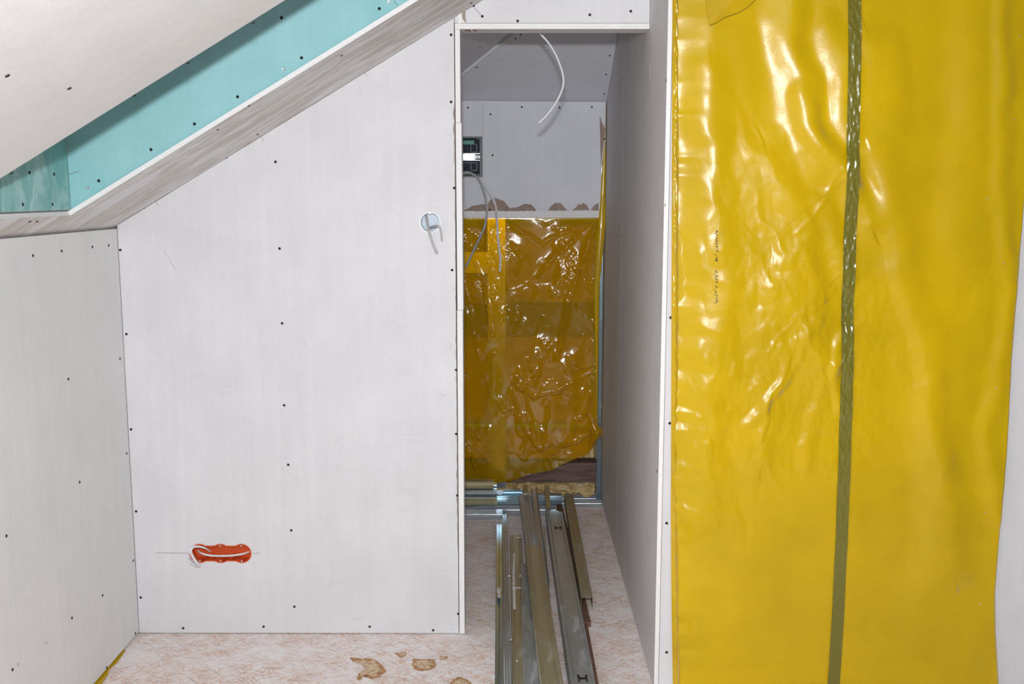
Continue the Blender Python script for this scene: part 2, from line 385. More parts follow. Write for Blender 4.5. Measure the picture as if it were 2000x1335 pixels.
SCW = [(281, 405), (534, 247), (538, 316), (546, 485), (551, 631), (555, 791), (563, 907), (569, 1035), (575, 1184), (442, 307), (627, 190), (785, 94), (881, 68), (881, 199), (887, 367),
       (883, 527), (891, 722), (891, 847), (893, 967), (895, 1198), (235, 488), (247, 652), (256, 838), (266, 998), (275, 1166), (358, 1226), (515, 1223), (722, 1223), (846, 1230)]
screws(o, [onY(*p, D) for p in SCW], (0, -1, 0))
def pencil(pts, r=.0006): MB().tube([onY(*p, D-.0006) for p in pts], r, 5).build('pencil_line', ['pencil'], WALL)
pencil([(302, 1079), (366, 1080)]); pencil([(494, 1080), (507, 1080)])
pencil([(300, 388), (304, 394), (309, 401)]); pencil([(506, 262), (511, 268), (515, 276)]); pencil([(709, 137), (713, 142), (716, 149)])
def scuff(pts, r=.0012): MB().tube([onY(*p, D-.0002) for p in pts], r, 5, flat=.3).build('scuff_mark', ['brown_paper'], WALL)
for pts in ([(890, 630), (891, 645)], [(880, 670), (880, 684)], [(890, 735), (890, 745)], [(860, 769), (873, 773)], [(892, 640), (890, 655)], [(319, 490), (331, 505), (343, 528)]): scuff(pts, .0005)
# torn paper edge beside the lining
random.seed(4)
def ragged(x0, x1, z0, z1, y, side, n, amp, name, parent, mat='brown_paper'):
    L = []; Rr = []
    for i in range(n+1):
        z = z0+(z1-z0)*i/n; L.append((x0+(x1-x0)*0, y, z)); Rr.append((x0 + side*(abs(noise.noise(Vector((z*22, 3.1, 0))))*amp+.0008), y, z))
    v = L+Rr; f = [[i, i+1, n+2+i, n+1+i] for i in range(n)]
    return mesh_obj(name, v, f, mat, parent)
ragged(XO-.0032, XO, .3, 1.78, D-.0006, -1, 200, .007, 'torn_paper', WALL)
# lining board of the doorway: vertical piece and head piece, cut ends towards the camera
def strip_x(y): return onY(905, y, D).x
mb = MB(); XI = -.1715
zj = onY(905, 240, D).z; zj2 = onY(905, 605, D).z
mb.prism([(XO, D-.002, .004), (XI-.001, D-.002, .004), (XI, D-.002, zj2-.001), (XO, D-.002, zj2-.001)], (0, .078, 0), (0, 0, 1))
mb.prism([(XO+.0015, D-.002, zj2), (XI+.0015, D-.002, zj2), (XI, D-.002, zj), (XO, D-.002, zj)], (0, .078, 0), (0, 0, 1))
mb.prism([(XO, D, zj+.001), (XI-.003, D, zj+.001), (XI-.003, D, 2.0125), (XO, D, 2.0125)], (0, .078, 0), (0, 0, 1))
o = mb.build('trim_1', ['core', 'paper_closet']); tag(o, 'white cut edge of the board lining the left side of the doorway', 'trim', kind='structure')
mb = MB(); ZH = 2.030
mb.prism([(XO, D-.003, ZH-.017), (XR-.001, D-.003, ZH-.017), (XR-.001, D-.003, ZH), (XO, D-.003, ZH)], (0, .085, 0), (0, 0, 1))
o = mb.build('trim_2', ['core', 'paper_fin']); tag(o, 'white cut edge of the board lining the head of the doorway', 'trim', kind='structure')
for k, (u, w_) in enumerate(((908, 10), (917, 4), (925, 5))):
    p = onY(u, 57, D+.01); MB().box((p.x, D+.003, ZH-.0178), (p.x+w_/600, D+.04, ZH-.0171)).build('torn_paper', ['brown_paper' if k != 1 else 'core'], o)
# header above the doorway
mb = MB(); x0 = XO-.001
mb.prism([(x0, D-.001, ZH+.0015), (XR-.001, D-.001, ZH+.0015), (XR-.001, D-.001, zr(XR)-.003), (x0, D-.001, zr(x0)-.001)], (0, PT, 0), (0, 0, 1))
o = mb.build('wall_header', ['paper', 'core']); tag(o, 'plasterboard header panel above the closet doorway', 'wall', kind='structure')
screws(o, [onY(*p, D-.001) for p in ((925, 11), (942, 32), (1011, 41), (1152, 29), (1232, 22))], (0, -1, 0))
MB().tube([onY(926, 14, D-.002), onY(930, 20, D-.002), onY(936, 25, D-.002), onY(939, 31, D-.002)], .0006, 5).build('pencil_line', ['pencil'], o)
pz = [onY(*p, D-.0015) for p in ((895, 27), (901, 22), (903, 40), (909, 44), (895, 46))]
MB().prism(pz, (0, -.0003, 0)).build('bare_joint', ['core'], o)
pz = [onY(*p, D-.002) for p in ((902, 24), (909, 17), (909, 34), (911, 44), (908, 42), (903, 36))]
MB().prism(pz, (0, -.0004, 0)).build('torn_paper', ['brown_paper'], o)

# ------------------------------------------------------------------ closet side wall: fin running from the doorway into the closet
yj = onX(1218, 154, XR).y
mb = MB()
mb.prism([(XR, YF, .004), (XR, yj-.0008, .004), (XR, yj-.0008, 3.0), (XR, YF, 3.0)], (T, 0, 0), (0, 0, 1))
mb.prism([(XR, yj+.0008, .004), (XR, YB+.12, .004), (XR, YB+.12, 3.0), (XR, yj+.0008, 3.0)], (T, 0, 0), (0, 0, 1))
o = mb.build('wall_right', ['paper_fin', 'core']); tag(o, 'grey plasterboard closet side wall seen at a sharp angle', 'wall', kind='structure')
screws(o, [onX(*p, XR) for p in ((1302, 157), (1218, 154), (1214, 460), (1208, 931), (1300, 400), (1284, 920))], (-1, 0, 0))
o2 = o
for pts in ([(1270, 124), (1270, 140), (1269, 155)], [(1240, 78), (1240, 87)], [(1208, 90), (1208, 96)], [(1264, 202), (1263, 212)], [(1184, 962), (1190, 984)], [(1211, 520), (1214, 530)], [(1222, 958), (1223, 968)], [(1252, 884), (1252, 885)]):
    MB().tube([onX(*p, XR-.0002) for p in pts], .0014, 6, flat=.3, fdir=(1, 0, 0)).build('plaster_scratch', ['core'], o2)

# wall facing the camera right of the fin
XW = XR+T+.0025; YW = YF+.008
mb = MB()
xs0 = onY(1331, 700, YW).x
mb.prism([(XW, YW, .004), (xs0+.05, YW, .004), (xs0+.05, YW, 3.0), (XW, YW, 3.0)], (0, T, 0), (0, 0, 1))
xs1 = onY(1900, 700, YW).x
mb.prism([(xs1, YW, .004), (2.3, YW, .004), (2.3, YW, 3.0), (xs1, YW, 3.0)], (0, T, 0), (0, 0, 1))
o = mb.build('wall_front', ['paper', 'core']); tag(o, 'white plasterboard strips either side of the big yellow sheet', 'wall', kind='structure')
screws(o, [onY(*p, YW) for p in ((1310, 620), (1308, 826), (1302, 1021), (1302, 1273))], (0, -1, 0))
# insulation filling the opening behind the big sheet
mb = MB().box((xs0+.051, YW+.03, .005), (xs1-.001, YW+.1, 3.0)); o = mb.build('insulation_infill', ['wool']); tag(o, 'mineral wool filling the opening behind the big yellow sheet', 'insulation')

# ------------------------------------------------------------------ closet back: sloping panel, upright panel
ZQ, YQ, QS = 1.921, YB, .485
def qz(y): return ZQ + QS*(YQ-y)
QN, QD = (0, QS, 1), ZQ + QS*YQ
qup = Vector((0, QS, 1)).normalized()*T
def roofq(x):   # y where the roof slope meets the back slope at this x
    return YQ - (zr(x)-ZQ)/QS
xa, xb = -.9, .02
mb = MB()
# polygon right/below the valley with the roof slope
P = [];
xv1 = .13; yv1 = roofq(xv1)
xv0 = -.36; yv0 = roofq(xv0)
pl = [(xv0, YQ+.02), (XR-.001, YQ+.02), (XR-.001, yv1), (xv1, yv1), (xv0, yv0)]
mb.prism([(x, y, qz(y)) for x, y in pl], qup, (0, 0, 1))
o = mb.build('ceiling', ['paper_closet', 'core']); tag(o, 'back-sloping grey plasterboard ceiling inside the closet', 'ceiling', kind='structure')
screws(o, [hit(*p, QN, QD) for p in ((1007, 75), (1017, 67), (931, 131), (1191, 108), (1184, 145), (1180, 183))], (0, -QS, -1))
# white cut edge running up the valley
a = Vector((xv0, yv0, qz(yv0))); b = Vector((xv1, yv1, qz(yv1)))
mb = MB(); wv = Vector((0, -.002, .0)); dv = (b-a).normalized(); nq = Vector((0, QS, 1)).normalized(); side = dv.cross(nq).normalized()
if side.x > 0: side = -side
uz = Vector((0, 0, -.015)); fw = Vector((0, -.012, -.0005))
mb.prism([a+fw, b+fw, b+fw+uz, a+fw+uz], (0, .010, 0), (0, 0, 0))
o = mb.build('trim_3', ['core']); tag(o, 'thin white board edge running diagonally up the closet ceiling', 'trim', kind='structure')

YP = YB-.012      # face of the upright panel
tl, tr_ = onY(700, 199, YP), onY(1183, 199, YP)
blx, br = onY(700, 413, YP), onY(1169, 413, YP)
mb = MB()
xr_pts = [onY(*p, YP) for p in ((1183, 199), (1182, 270), (1175, 330), (1174, 360), (1172, 400), (1169, 425))]
poly = [(-.9, YP, xr_pts[-1].z)] + [tuple(p) for p in reversed(xr_pts)] + [(-.9, YP, qz(YP)-.001)]
mb.prism(poly, (0, T, 0), (0, 0, 1))
o = mb.build('wall_rear', ['paper_closet', 'core']); PANEL = o
tag(o, 'upright plasterboard panel at the back of the closet with torn lower edge', 'wall', kind='structure')
EB0, EB1 = onY(943, 346, YP), onY(943, 266, YP)
cut(o, MB().prism([(-.42, YP-.03, EB0.z), (EB0.x, YP-.03, EB0.z), (EB0.x, YP-.03, EB1.z), (-.42, YP-.03, EB1.z)], (0, .08, 0)))
screws(o, [onY(*p, YP) for p in ((914, 210), (1019, 209), (1093, 210), (1156, 209), (958, 223), (962, 303), (957, 409), (1180, 271))], (0, -1, 0))
MB().tube([onY(943, 200, YP-.0003), onY(943, 265, YP-.0003)], .0007, 5).build('board_seam', ['brown_paper'], o)
# torn face paper along the lower edge
def patch(pts, name='torn_paper', mat='brown_paper', y=YP, parent=PANEL, dy=-.0006):
    pp = []
    for i in range(len(pts)):
        a, b = Vector(pts[i]), Vector(pts[(i+1) % len(pts)]); n = max(1, int((b-a).length/3))
        for k in range(n):
            q = a+(b-a)*(k/n); j = noise.noise(Vector((q.x*.35, q.y*.35, 2)))*1.6
            pp.append(onY(q.x, q.y+j, y))
    return MB().prism(pp, (0, dy, 0)).build(name, [mat], parent)
patch([(905, 412), (1169, 412), (1169, 425), (905, 425)], 'bare_edge', 'core')
patch([(906, 411), (924, 402), (945, 398), (952, 399), (958, 391), (962, 385), (972, 388), (984, 392), (995, 406), (1012, 404), (1025, 397), (1038, 400), (1047, 409), (1047, 412), (906, 412)])
patch([(1070, 411), (1076, 402), (1085, 396), (1095, 397), (1103, 405), (1108, 411)])
patch([(1117, 411), (1125, 404), (1130, 397), (1134, 400), (1139, 395), (1146, 400), (1151, 410)])
patch([(1153, 410), (1162, 400), (1169, 396), (1169, 411)])
patch([(1171, 225), (1176, 240), (1182, 250), (1181, 262), (1180, 275), (1176, 300), (1174, 330), (1173, 300), (1172, 260)])

# timber and insulation behind the closet film
YS = YB+.012
mbw = MB()
def lump_mesh(name, x0, x1, z0, z1, y, depth, nx, nz, amp, seed, parent=None, sc=14):
    v, f = [], []
    for j in range(nz+1):
        for i in range(nx+1):
            x = x0+(x1-x0)*i/nx; z = z0+(z1-z0)*j/nz
            n = noise.fractal(Vector((x*sc, z*sc*1.4, seed)), .8, 2.1, 5)
            rdg = 1-abs(noise.noise(Vector((x*sc*.9+n*.4, z*sc*1.3, seed+9))))
            e = min(1, min(i, nx-i)/3, min(j, nz-j)/3)
            v.append((x, y - e*(amp*(rdg*.9+n*.7)) + (1-e)*depth*.6, z))
    for j in range(nz):
        for i in range(nx): a = j*(nx+1)+i; f.append([a, a+1, a+nx+2, a+nx+1])
    b = len(v); c = [(x0, y+depth, z0), (x1, y+depth, z0), (x1, y+depth, z1), (x0, y+depth, z1)]; v += c; f.append([b+3, b+2, b+1, b])
    return mesh_obj(name, v, f, 'wool', parent, smooth=True)
zb0, zb1 = onY(1100, 940, YB+.05).z, onY(1100, 903, YB+.05).z
o = lump_mesh('insulation_batt', -.9, .405, .02, zb0-.004, YB+.075, .08, 260, 30, .06, 2.2, None, 24); tag(o, 'crumpled mineral wool along the closet back just above the floor track', 'insulation')
o = lump_mesh('insulation_batt', -.9, .405, zb1+.165, 1.365, YB+.14, .06, 130, 150, .05, 5.7, sc=9); tag(o, 'mineral wool filling the closet back behind the yellow film, above the timber', 'insulation')
o = lump_mesh('insulation_batt', -.9, .405, zb1+.004, zb1+.16, YB+.085, .05, 200, 26, .045, 8.3, None, 12); tag(o, 'pale mineral wool roll resting on top of the dark timber rail', 'insulation')
o = MB().box((-.9, YB+.045, zb0), (.405, YB+.16, zb1)).build('timber_beam', ['timber'], bevel=.002); tag(o, 'dark brown timber rail crossing the closet back low down', 'beam')
bz = onY(1100, 590, YB+.05).z, onY(1100, 655, YB+.05).z
o = MB().box((-.9, YB+.018, bz[1]), (.383, YB+.038, bz[0])).build('timber_rail', ['timber']); tag(o, 'dark horizontal rail dimly seen through the closet film', 'beam')

# ------------------------------------------------------------------ metal profiles
def channel(name, a, b, width, height, mat, opening='down', ribs=(), lip=0, t=.0012, up=(0, 0, 1), slant=0, parent=None, rr=.0022, fold=True):
    """U or C section. a,b: centre of the web at both ends; the flanges point away from 'up' when opening='down'."""
    a, b = Vector(a), Vector(b); d = b-a; L = d.length; d.normalize(); upv = Vector(up); e3 = (upv-d*upv.dot(d)).normalized(); e1 = d.cross(e3)
    s = -1 if opening == 'down' else 1; hw = width/2
    prof = []
    if lip: prof.append((-hw+lip, s*height))
    prof.append((-hw, s*height)); prof.append((-hw, s*height*.55)); prof.append((-hw+.0006, s*height*.5)); prof.append((-hw, s*height*.45))
    prof += [(-hw, s*.002), (-hw+.002, 0)]
    for rx in ribs:
        x = rx*width; prof += [(x-rr*1.6, 0), (x-rr*.6, s*rr*.8), (x+rr*.6, s*rr*.8), (x+rr*1.6, 0)]
    prof += [(hw-.002, 0), (hw, s*.002)]
    prof.append((hw, s*height*.45)); prof.append((hw-.0006, s*height*.5)); prof.append((hw, s*height*.55)); prof.append((hw, s*height))
    if lip: prof.append((hw-lip, s*height))
    n = len(prof); inner = []
    for i in range(n):   # offset inwards
        p = Vector(prof[i]); q0 = Vector(prof[max(i-1, 0)]); q1 = Vector(prof[min(i+1, n-1)]); tt = (q1-q0)
        nn = Vector((-tt.y, tt.x)); nn = nn.normalized() if nn.length else Vector((0, 1)); inner.append(p - nn*t*(-s))
    ring = [Vector(p) for p in prof] + list(reversed(inner)); m = len(ring)
    v, f = [], []; segs = max(2, int(L/.12))
    mid = (a+b)/2
    for k in range(segs+1):
        y = -L/2+L*k/segs
        for p in ring:
            yy = y + (slant*(p[0]/hw)*.5 if k == segs else 0)
            v.append((p[0], yy, p[1]))
    for k in range(segs):
        for i in range(m):
            j = (i+1) % m; f.append([k*m+i, k*m+j, (k+1)*m+j, (k+1)*m+i])
    for k in (0, segs):
        for i in range(n-1): f.append([k*m+i, k*m+i+1, k*m+m-2-i, k*m+m-1-i])
    o = mesh_obj(name, v, f, mat, parent)
    bm = bmesh.new(); bm.from_mesh(o.data); bmesh.ops.recalc_face_normals(bm, faces=bm.faces); bm.to_mesh(o.data); bm.free()
    R = Matrix((e1, d, e3)).transposed(); o.matrix_world = Matrix.Translation(mid) @ R.to_4x4()
    return o
def floor_prof(name, far, near, zf, zn, h, mat, ext=2.25, drop=0, **kw):
    """far=(xl,xr,y) and near=(xl,xr,y) photo points of the top face; zf, zn its heights; runs on towards the camera to Y=ext"""
    A0, A1 = onZ(far[0], far[2], zf), onZ(far[1], far[2], zf); B0, B1 = onZ(near[0], near[2], zn), onZ(near[1], near[2], zn)
    a, b = (A0+A1)/2, (B0+B1)/2
    if kw.get('opening') == 'up': a.z -= h; b.z = max(.0015, b.z-h); a.z = max(.0015, a.z)
    wd = ((A1.x-A0.x)+(B1.x-B0.x))/2
    if ext is not None and b.y > ext:
        k = (a.y-ext)/(a.y-b.y); zz = b.z; b = a+(b-a)*k; b.z = zz
    return channel(name, b, a, kw.pop('width', wd), h, mat, **kw), a, b, wd
G = 'loose steel profiles running along the closet floor'
info = []
def fp(label, *a, **k):
    o, p, q, wd = floor_prof(*a, **k); tag(o, label, 'metal profile', G); info.append((label, [round(x, 3) for x in p], [round(x, 3) for x in q], round(wd, 3))); return o
import numpy as np
RB = (-.32, -.2, -.08, .08, .2, .32)
P1 = fp('narrow open steel channel, leftmost of the loose profiles, shiny inside', 'steel_channel', (969, 981, 1014), (967, 983, 1335), .026, .026, .025, 'galv_blue', opening='up', ribs=(0,))
P2 = fp('slim steel profile between the leftmost open channel and the plaster-streaked one', 'steel_channel', (980, 990, 1003), (986, 999, 1335), .040, .040, .038, 'galv', ribs=(-.2, .15), width=.022)
P3 = fp('flat steel profile with a long white plaster streak down its middle', 'steel_channel', (995, 1020, 1044), (1002, 1031, 1335), .033, .033, .031, 'galv_olive', ribs=(-.3, .3), width=.05)
P3b = fp('finely ribbed steel profile partly covered by the tan-topped one', 'steel_channel', (1021, 1037, 1100), (1023, 1055, 1335), .062, .062, .027, 'galv_dusty', ribs=(-.42, -.3, -.18, -.06, .06, .18, .3, .42), width=.05, rr=.0016)
P4 = fp('short scuffed steel profile tipped up on the cross stack, its near end hidden', 'steel_channel', (1014, 1036, 965), (1024, 1054, 1065), .124, .070, .026, 'galv_dusty', ext=3.75, ribs=(-.28, 0, .28), width=.056)
P5 = fp('dull tan steel profile lying on top of the others, ribs along both edges', 'steel_channel', (1024, 1058, 1065), (1057, 1099, 1335), .098, .092, .027, 'galv_olive', ribs=(-.36, -.27, .27, .36), width=.066)
P6 = fp('widest steel stud, with two black I-shaped cutouts in its web', 'steel_stud', (1065, 1099, 996), (1113, 1164, 1335), .056, .056, .054, 'galv_dusty', ribs=(-.34, .34), lip=.006, slant=-.05, width=.077)
P7 = fp('olive ribbed steel profile, rightmost of the loose ones, raised on brown laths', 'steel_channel', (1101, 1120, 963), (1136, 1157, 1166), .085, .064, .045, 'galv_olive', ext=None, ribs=(-.28, -.1, .1, .28), width=.042)
def lean(label, far, near, zf, zn, width, h, mat, ext=3.6, **k): return fp(label, 'steel_channel', far, near, zf, zn, h, mat, ext=ext, width=width, **k)
lean('narrow olive steel profile standing up just behind the scuffed tipped one', (1021, 1030, 946), (1023, 1032, 963), .160, .145, .022, .022, 'galv_olive', ext=None)
lean('narrow steel channel on its edge with an open dark groove, beside the scuffed one', (1037, 1048, 947), (1050, 1056, 1050), .160, .06, .024, .026, 'galv', ext=3.7, opening='up')
lean('short narrow olive profile, second from the right at the far end', (1063, 1073, 947), (1066, 1076, 992), .160, .105, .022, .022, 'galv_olive', ext=None)
lean('thin galvanised strip peeping out left of the widest stud', (1057, 1062, 1024), (1064, 1070, 1120), .03, .03, .014, .028, 'galv_olive', ext=3.0)
# I-shaped cutouts in the widest stud
def icut(u, v, ang=0, s=1):
    c = onZ(u, v, .056); d = (P6.matrix_world.to_3x3() @ Vector((0, 1, 0))).normalized(); e = Vector((d.y, -d.x, 0)).normalized()
    sh = [(-.015, -.022), (-.010, -.022), (-.007, -.006), (.007, -.006), (.010, -.022), (.015, -.022), (.015, .022), (.010, .022), (.007, .006), (-.007, .006), (-.010, .022), (-.015, .022)]
    cut(P6, MB().prism([c + e*x*s + d*y*s*1.15 + Vector((0, 0, .02)) for x, y in sh], (0, 0, -.03)), 'galv_dusty')
icut(1090, 1030); icut(1138, 1324)
# dark strip added inside the widest stud, painting the shade behind its cutouts
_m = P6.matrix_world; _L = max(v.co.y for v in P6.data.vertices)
_ns = MB().box((-.030, -_L+.01, -.054), (.030, _L-.12, -.034)).build('shade_strip', ['timber'])
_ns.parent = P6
# plaster splashes
def blob(parent, u, v, z, rx, ry, seed, name='plaster_splash', mat='plaster'):
    c = onZ(u, v, z); n = 22; top, bot = [], []
    mw = parent.matrix_world.inverted()
    pts = []
    for k in range(n):
        a = 2*math.pi*k/n; r = 1+.55*noise.noise(Vector((math.cos(a)*1.7, math.sin(a)*1.7, seed)))
        pts.append(c+Vector((rx*r*math.cos(a), ry*r*math.sin(a), 0)))
    v_ = [p for p in pts] + [c+(p-c)*.75+Vector((0, 0, .0018)) for p in pts] + [c+Vector((0, 0, .0022))]
    f = [[k, (k+1) % n, n+(k+1) % n, n+k] for k in range(n)] + [[n+k, n+(k+1) % n, 2*n] for k in range(n)]
    o = mesh_obj(name, [mw @ Vector(p) for p in v_], f, mat, smooth=True); o.parent = parent; return o
blob(P3, 1014, 1049, .0335, .012, .010, 1); blob(P3, 1017, 1124, .0335, .006, .012, 2)
blob(P1, 974, 1152, .02, .008, .03, 3); blob(P1, 975, 1163, .02, .006, .02, 5); blob(P2, 994, 1124, .0405, .007, .010, 4); blob(P2, 998, 1248, .0405, .003, .008, 6); blob(P3, 1010, 1290, .0335, .003, .006, 8)
for a_, b_, r in (((1004, 1080), (1003, 1120), .004), ((1003, 1118), (1005, 1190), .0045)):
    p, q = onZ(*a_, .0335), onZ(*b_, .0335); mw = P3.matrix_world.inverted()
    vs = []
    for k in range(26):
        c = p+(q-p)*(k/25); w_ = r*(1+.5*noise.noise(Vector((k*.7, r*900, 0)))); vs += [mw @ (c+Vector((-w_, 0, .0002))), mw @ (c+Vector((0, 0, .0016))), mw @ (c+Vector((w_, 0, .0002)))]
    mesh_obj('plaster_streak', vs, [[3*k+i, 3*k+i+1, 3*k+i+4, 3*k+i+3] for k in range(25) for i in (0, 1)], 'plaster', P3)
p, q = onZ(1000, 1147, .0345), onZ(1020, 1148, .0345); mw = P3.matrix_world.inverted()
MB().box((min(p.x, q.x), p.y-.004, .034), (max(p.x, q.x), p.y+.004, .0355)).build('plaster_streak', ['plaster'])
o = bpy.data.objects['plaster_streak.002'] if 'plaster_streak.002' in bpy.data.objects else None
if o:
    for vv in o.data.vertices: vv.co = mw @ vv.co
    o.parent = P3
# laths under the rightmost profile
def lath(label, far, near, z, h, ext=None, width=None):
    A0, A1 = onZ(far[0], far[2], z), onZ(far[1], far[2], z); B0, B1 = onZ(near[0], near[2], z), onZ(near[1], near[2], z)
    if width: B1 = B0 + Vector((width, 0, 0)); A1 = A0 + Vector((width, 0, 0))
    o = MB().prism([A0, A1, B1, B0], (0, 0, -h), (0, 0, 0)).build('wooden_lath', ['lath'], bevel=.0008); return tag(o, label, 'lath')
lath('dark brown wooden lath on the floor, jutting out below the rightmost olive profile', (1086, 1101, 977), (1141, 1153, 1214), .019, .0185, width=.024)
lath('thin brown wooden strip hugging the right side of the widest stud', (1108, 1113, 1030), (1164, 1169, 1340), .012, .0115, width=.010)

# cross stack at the rear left of the closet floor
GX = 'steel profiles stacked crosswise at the rear left of the closet'
def cross(label, Y, ytop, ybot, xr, depth, mat, face='web', ribs=(), x0=-.75, tilt=0, fl=.04):
    zt_, zb_ = onY(950, ytop, Y).z, max(.001, onY(950, ybot, Y).z); xe = onY(xr, (ytop+ybot)/2, Y).x; zm = (zt_+zb_)/2
    if face == 'web':      # web towards the camera, flanges going back
        o = channel('steel_channel', (x0, Y, zm), (xe, Y, zm), zt_-zb_, depth, mat, up=(0, -1, 0), ribs=ribs)
    elif face == 'open':   # open side towards the camera
        o = channel('steel_channel', (x0, Y+depth, zm), (xe, Y+depth, zm), zt_-zb_, depth, mat, up=(0, 1, 0), ribs=ribs)
    elif face == 'u':      # lying with the open side up, flange towards the camera
        o = channel('steel_channel', (x0, Y+depth/2, zb_), (xe, Y+depth/2, zb_), depth, zt_-zb_, mat, opening='up', ribs=ribs)
    else:                  # web on top
        o = channel('steel_channel', (x0, Y+depth/2, zt_), (xe, Y+depth/2, zt_), depth, zt_-zb_, mat, ribs=ribs)
    return tag(o, label, 'metal profile', GX)
cross('smooth grey cross-laid channel with faint scribble, lowest and nearest of the rear stack', 4.605, 994, 1016, 989, .055, 'galv', 'u')
cross('long bluish cross-laid profile on the floor, running right behind the loose profiles', 4.668, 986, 1004, 1085, .05, 'galv', 'down')
cross('ribbed yellowish cross-laid profile above the smooth grey channel', 4.612, 974, 986, 971, .03, 'galv_olive', 'web', ribs=(-.3, 0, .3))
cross('longest bright ribbed cross-laid profile, ending near the rightmost olive profile', 4.672, 967, 985, 1098, .04, 'galv_blue', 'web', ribs=(-.32, 0, .32))
cross('ribbed cross-laid profile just under the topmost one, shorter than the blue one behind', 4.668, 956, 966, 982, .03, 'galv', 'web', ribs=(-.2, .2))
cross('dark blue cross-laid channel ending left of the narrow olive upright profiles', 4.702, 957, 966, 1020, .035, 'galv_blue', 'open')
cross('topmost cross-laid channel, dull olive top and dark open side', 4.662, 940, 954, 964, .05, 'galv_olive', 'open')
cross('clean bluish channel end poking out behind the topmost cross-laid channel', 4.715, 945, 955, 970, .03, 'galv_blue', 'web')
# floor track and stud at the closet back
o = channel('floor_track', (-.9, 4.838, .001), (XR-.004, 4.838, .001), .075, .034, 'galv', opening='up'); tag(o, 'galvanised floor track along the foot of the closet back', 'metal profile')
st = empty('wall_stud', (.40, 4.86, 0)); tag(st, 'bluish galvanised upright stud at the right end of the closet back', 'metal profile')
zj_ = onY(1175, 880, 4.86).z
xs_a, xs_b = onY(1168, 700, 4.86).x, XR-.003
for nm, z0, z1, dx, dy in (('lower_section', .004, zj_, 0, 0), ('upper_section', zj_-.02, 1.9, .002, .003)):
    o = channel(nm, ((xs_a+xs_b)/2, 4.863+dy, z0), ((xs_a+xs_b)/2+dx*0, 4.863+dy, z1), xs_b-xs_a-dx*2, .012, 'galv_blue', up=(0, -1, 0), ribs=(-.2, .2))
    o.matrix_world = Matrix.Translation(-Vector(st.location)) @ o.matrix_world; o.parent = st
# stud behind the closet film
xs = [onY(u, 600, YB+.02).x for u in (952, 988)]
o = channel('wall_stud', ((xs[0]+xs[1])/2, YB+.014, .04), ((xs[0]+xs[1])/2, YB+.014, 1.9), xs[1]-xs[0], .004, 'galv', up=(0, -1, 0)); tag(o, 'vertical stud glimmering through the left part of the closet film', 'metal profile')
zt2 = onY(930, 492, YB+.01).z
o = MB().box((-.6, YB+.008, zt2-.10), (onY(956, 500, YB).x, YB+.012, zt2)).build('metal_plate', ['galv']); tag(o, 'flat plate showing through the closet film beside the doorway edge', 'plate')

# ------------------------------------------------------------------ film sheets
def seg_field(X, Z, segs, sharp=True, warp=.012, wf=9, seed=1.):
    H = np.zeros_like(X)
    n1_, n2_ = nfield(X, Z, wf, wf, seed, 3), nfield(X, Z, wf, wf, seed+50, 3); X = X+warp*n1_; Z = Z+warp*n2_
    for pts, wl, wr, h in segs:
        best = None
        for (x0, z0), (x1, z1) in zip(pts[:-1], pts[1:]):
            dx, dz = x1-x0, z1-z0; L2 = dx*dx+dz*dz
            t = np.clip(((X-x0)*dx+(Z-z0)*dz)/L2, 0, 1); px, pz = X-(x0+t*dx), Z-(z0+t*dz)
            d = np.hypot(px, pz); s = np.sign(dx*pz - dz*px)     # side of the line
            wd = np.where(s > 0, wr, wl); v = np.clip(1-d/wd, 0, 1)
            v = (np.exp(-3.2*(1-v)) - np.exp(-3.2))/(1-np.exp(-3.2)) if sharp else v*v*(3-2*v)
            best = v if best is None else np.maximum(best, v)
        H += h*best
    return H
def nfield(X, Z, sx, sz, seed, oct=4, kind='fbm'):
    out = np.empty(X.size); xr_, zr_ = X.ravel(), Z.ravel()
    for i in range(X.size):
        p = Vector((xr_[i]*sx, zr_[i]*sz, seed))
        out[i] = noise.fractal(p, 1.0, 2.0, oct) if kind == 'fbm' else noise.noise(p)
    return out.reshape(X.shape)
def tri(a): return 2*np.abs(a - np.floor(a+.5))
def grid_obj(name, P, mat, parent=None, smooth=True):
    nz, nx = P.shape[:2]; f = [[j*nx+i, j*nx+i+1, (j+1)*nx+i+1, (j+1)*nx+i] for j in range(nz-1) for i in range(nx-1)]
    return mesh_obj(name, P.reshape(-1, 3).tolist(), f, mat, parent, smooth=smooth)
def interp(tab, v): return np.interp(v, [a for a, b in tab], [b for a, b in tab])
def pxz(lst, y): return [((p := onY(u, v, y)).x, p.z) for u, v in lst]

# big sheet
YSH = YW-.004
REDGE = [(-500, 2060), (0, 2022), (200, 2012), (370, 2000), (500, 1990), (700, 1975), (880, 1965), (1000, 1955), (1100, 1947), (1160, 1943), (1230, 1944), (1335, 1950), (1400, 1953)]
LEDGE = [(-500, 1313), (0, 1314), (600, 1312), (1000, 1311), (1150, 1312), (1335, 1315), (1400, 1316)]
NX, NZ = 300, 480
vv = np.linspace(-430, 1352, NZ); ss = np.linspace(0, 1, NX)
# project the outline on the real plane, then build the cloth in metres
VV, SS = np.meshgrid(vv, ss, indexing='ij'); UU = interp(LEDGE, VV)*(1-SS) + interp(REDGE, VV)*SS
def onY_np(U, V, Y):
    rx = (U-1000)/FPX*_R.x + (667.5-V)/FPX*_U.x + _F.x; ry = (U-1000)/FPX*_R.y + (667.5-V)/FPX*_U.y + _F.y; rz = (U-1000)/FPX*_R.z + (667.5-V)/FPX*_U.z + _F.z
    return rx*Y/ry, CAMZ + rz*Y/ry
X, Z = onY_np(UU, VV, YSH); Z = np.maximum(Z, .012)
S = []
def sg(pts, wl, wr, h, y=YSH): S.append((pxz(pts, y), wl, wr, h))
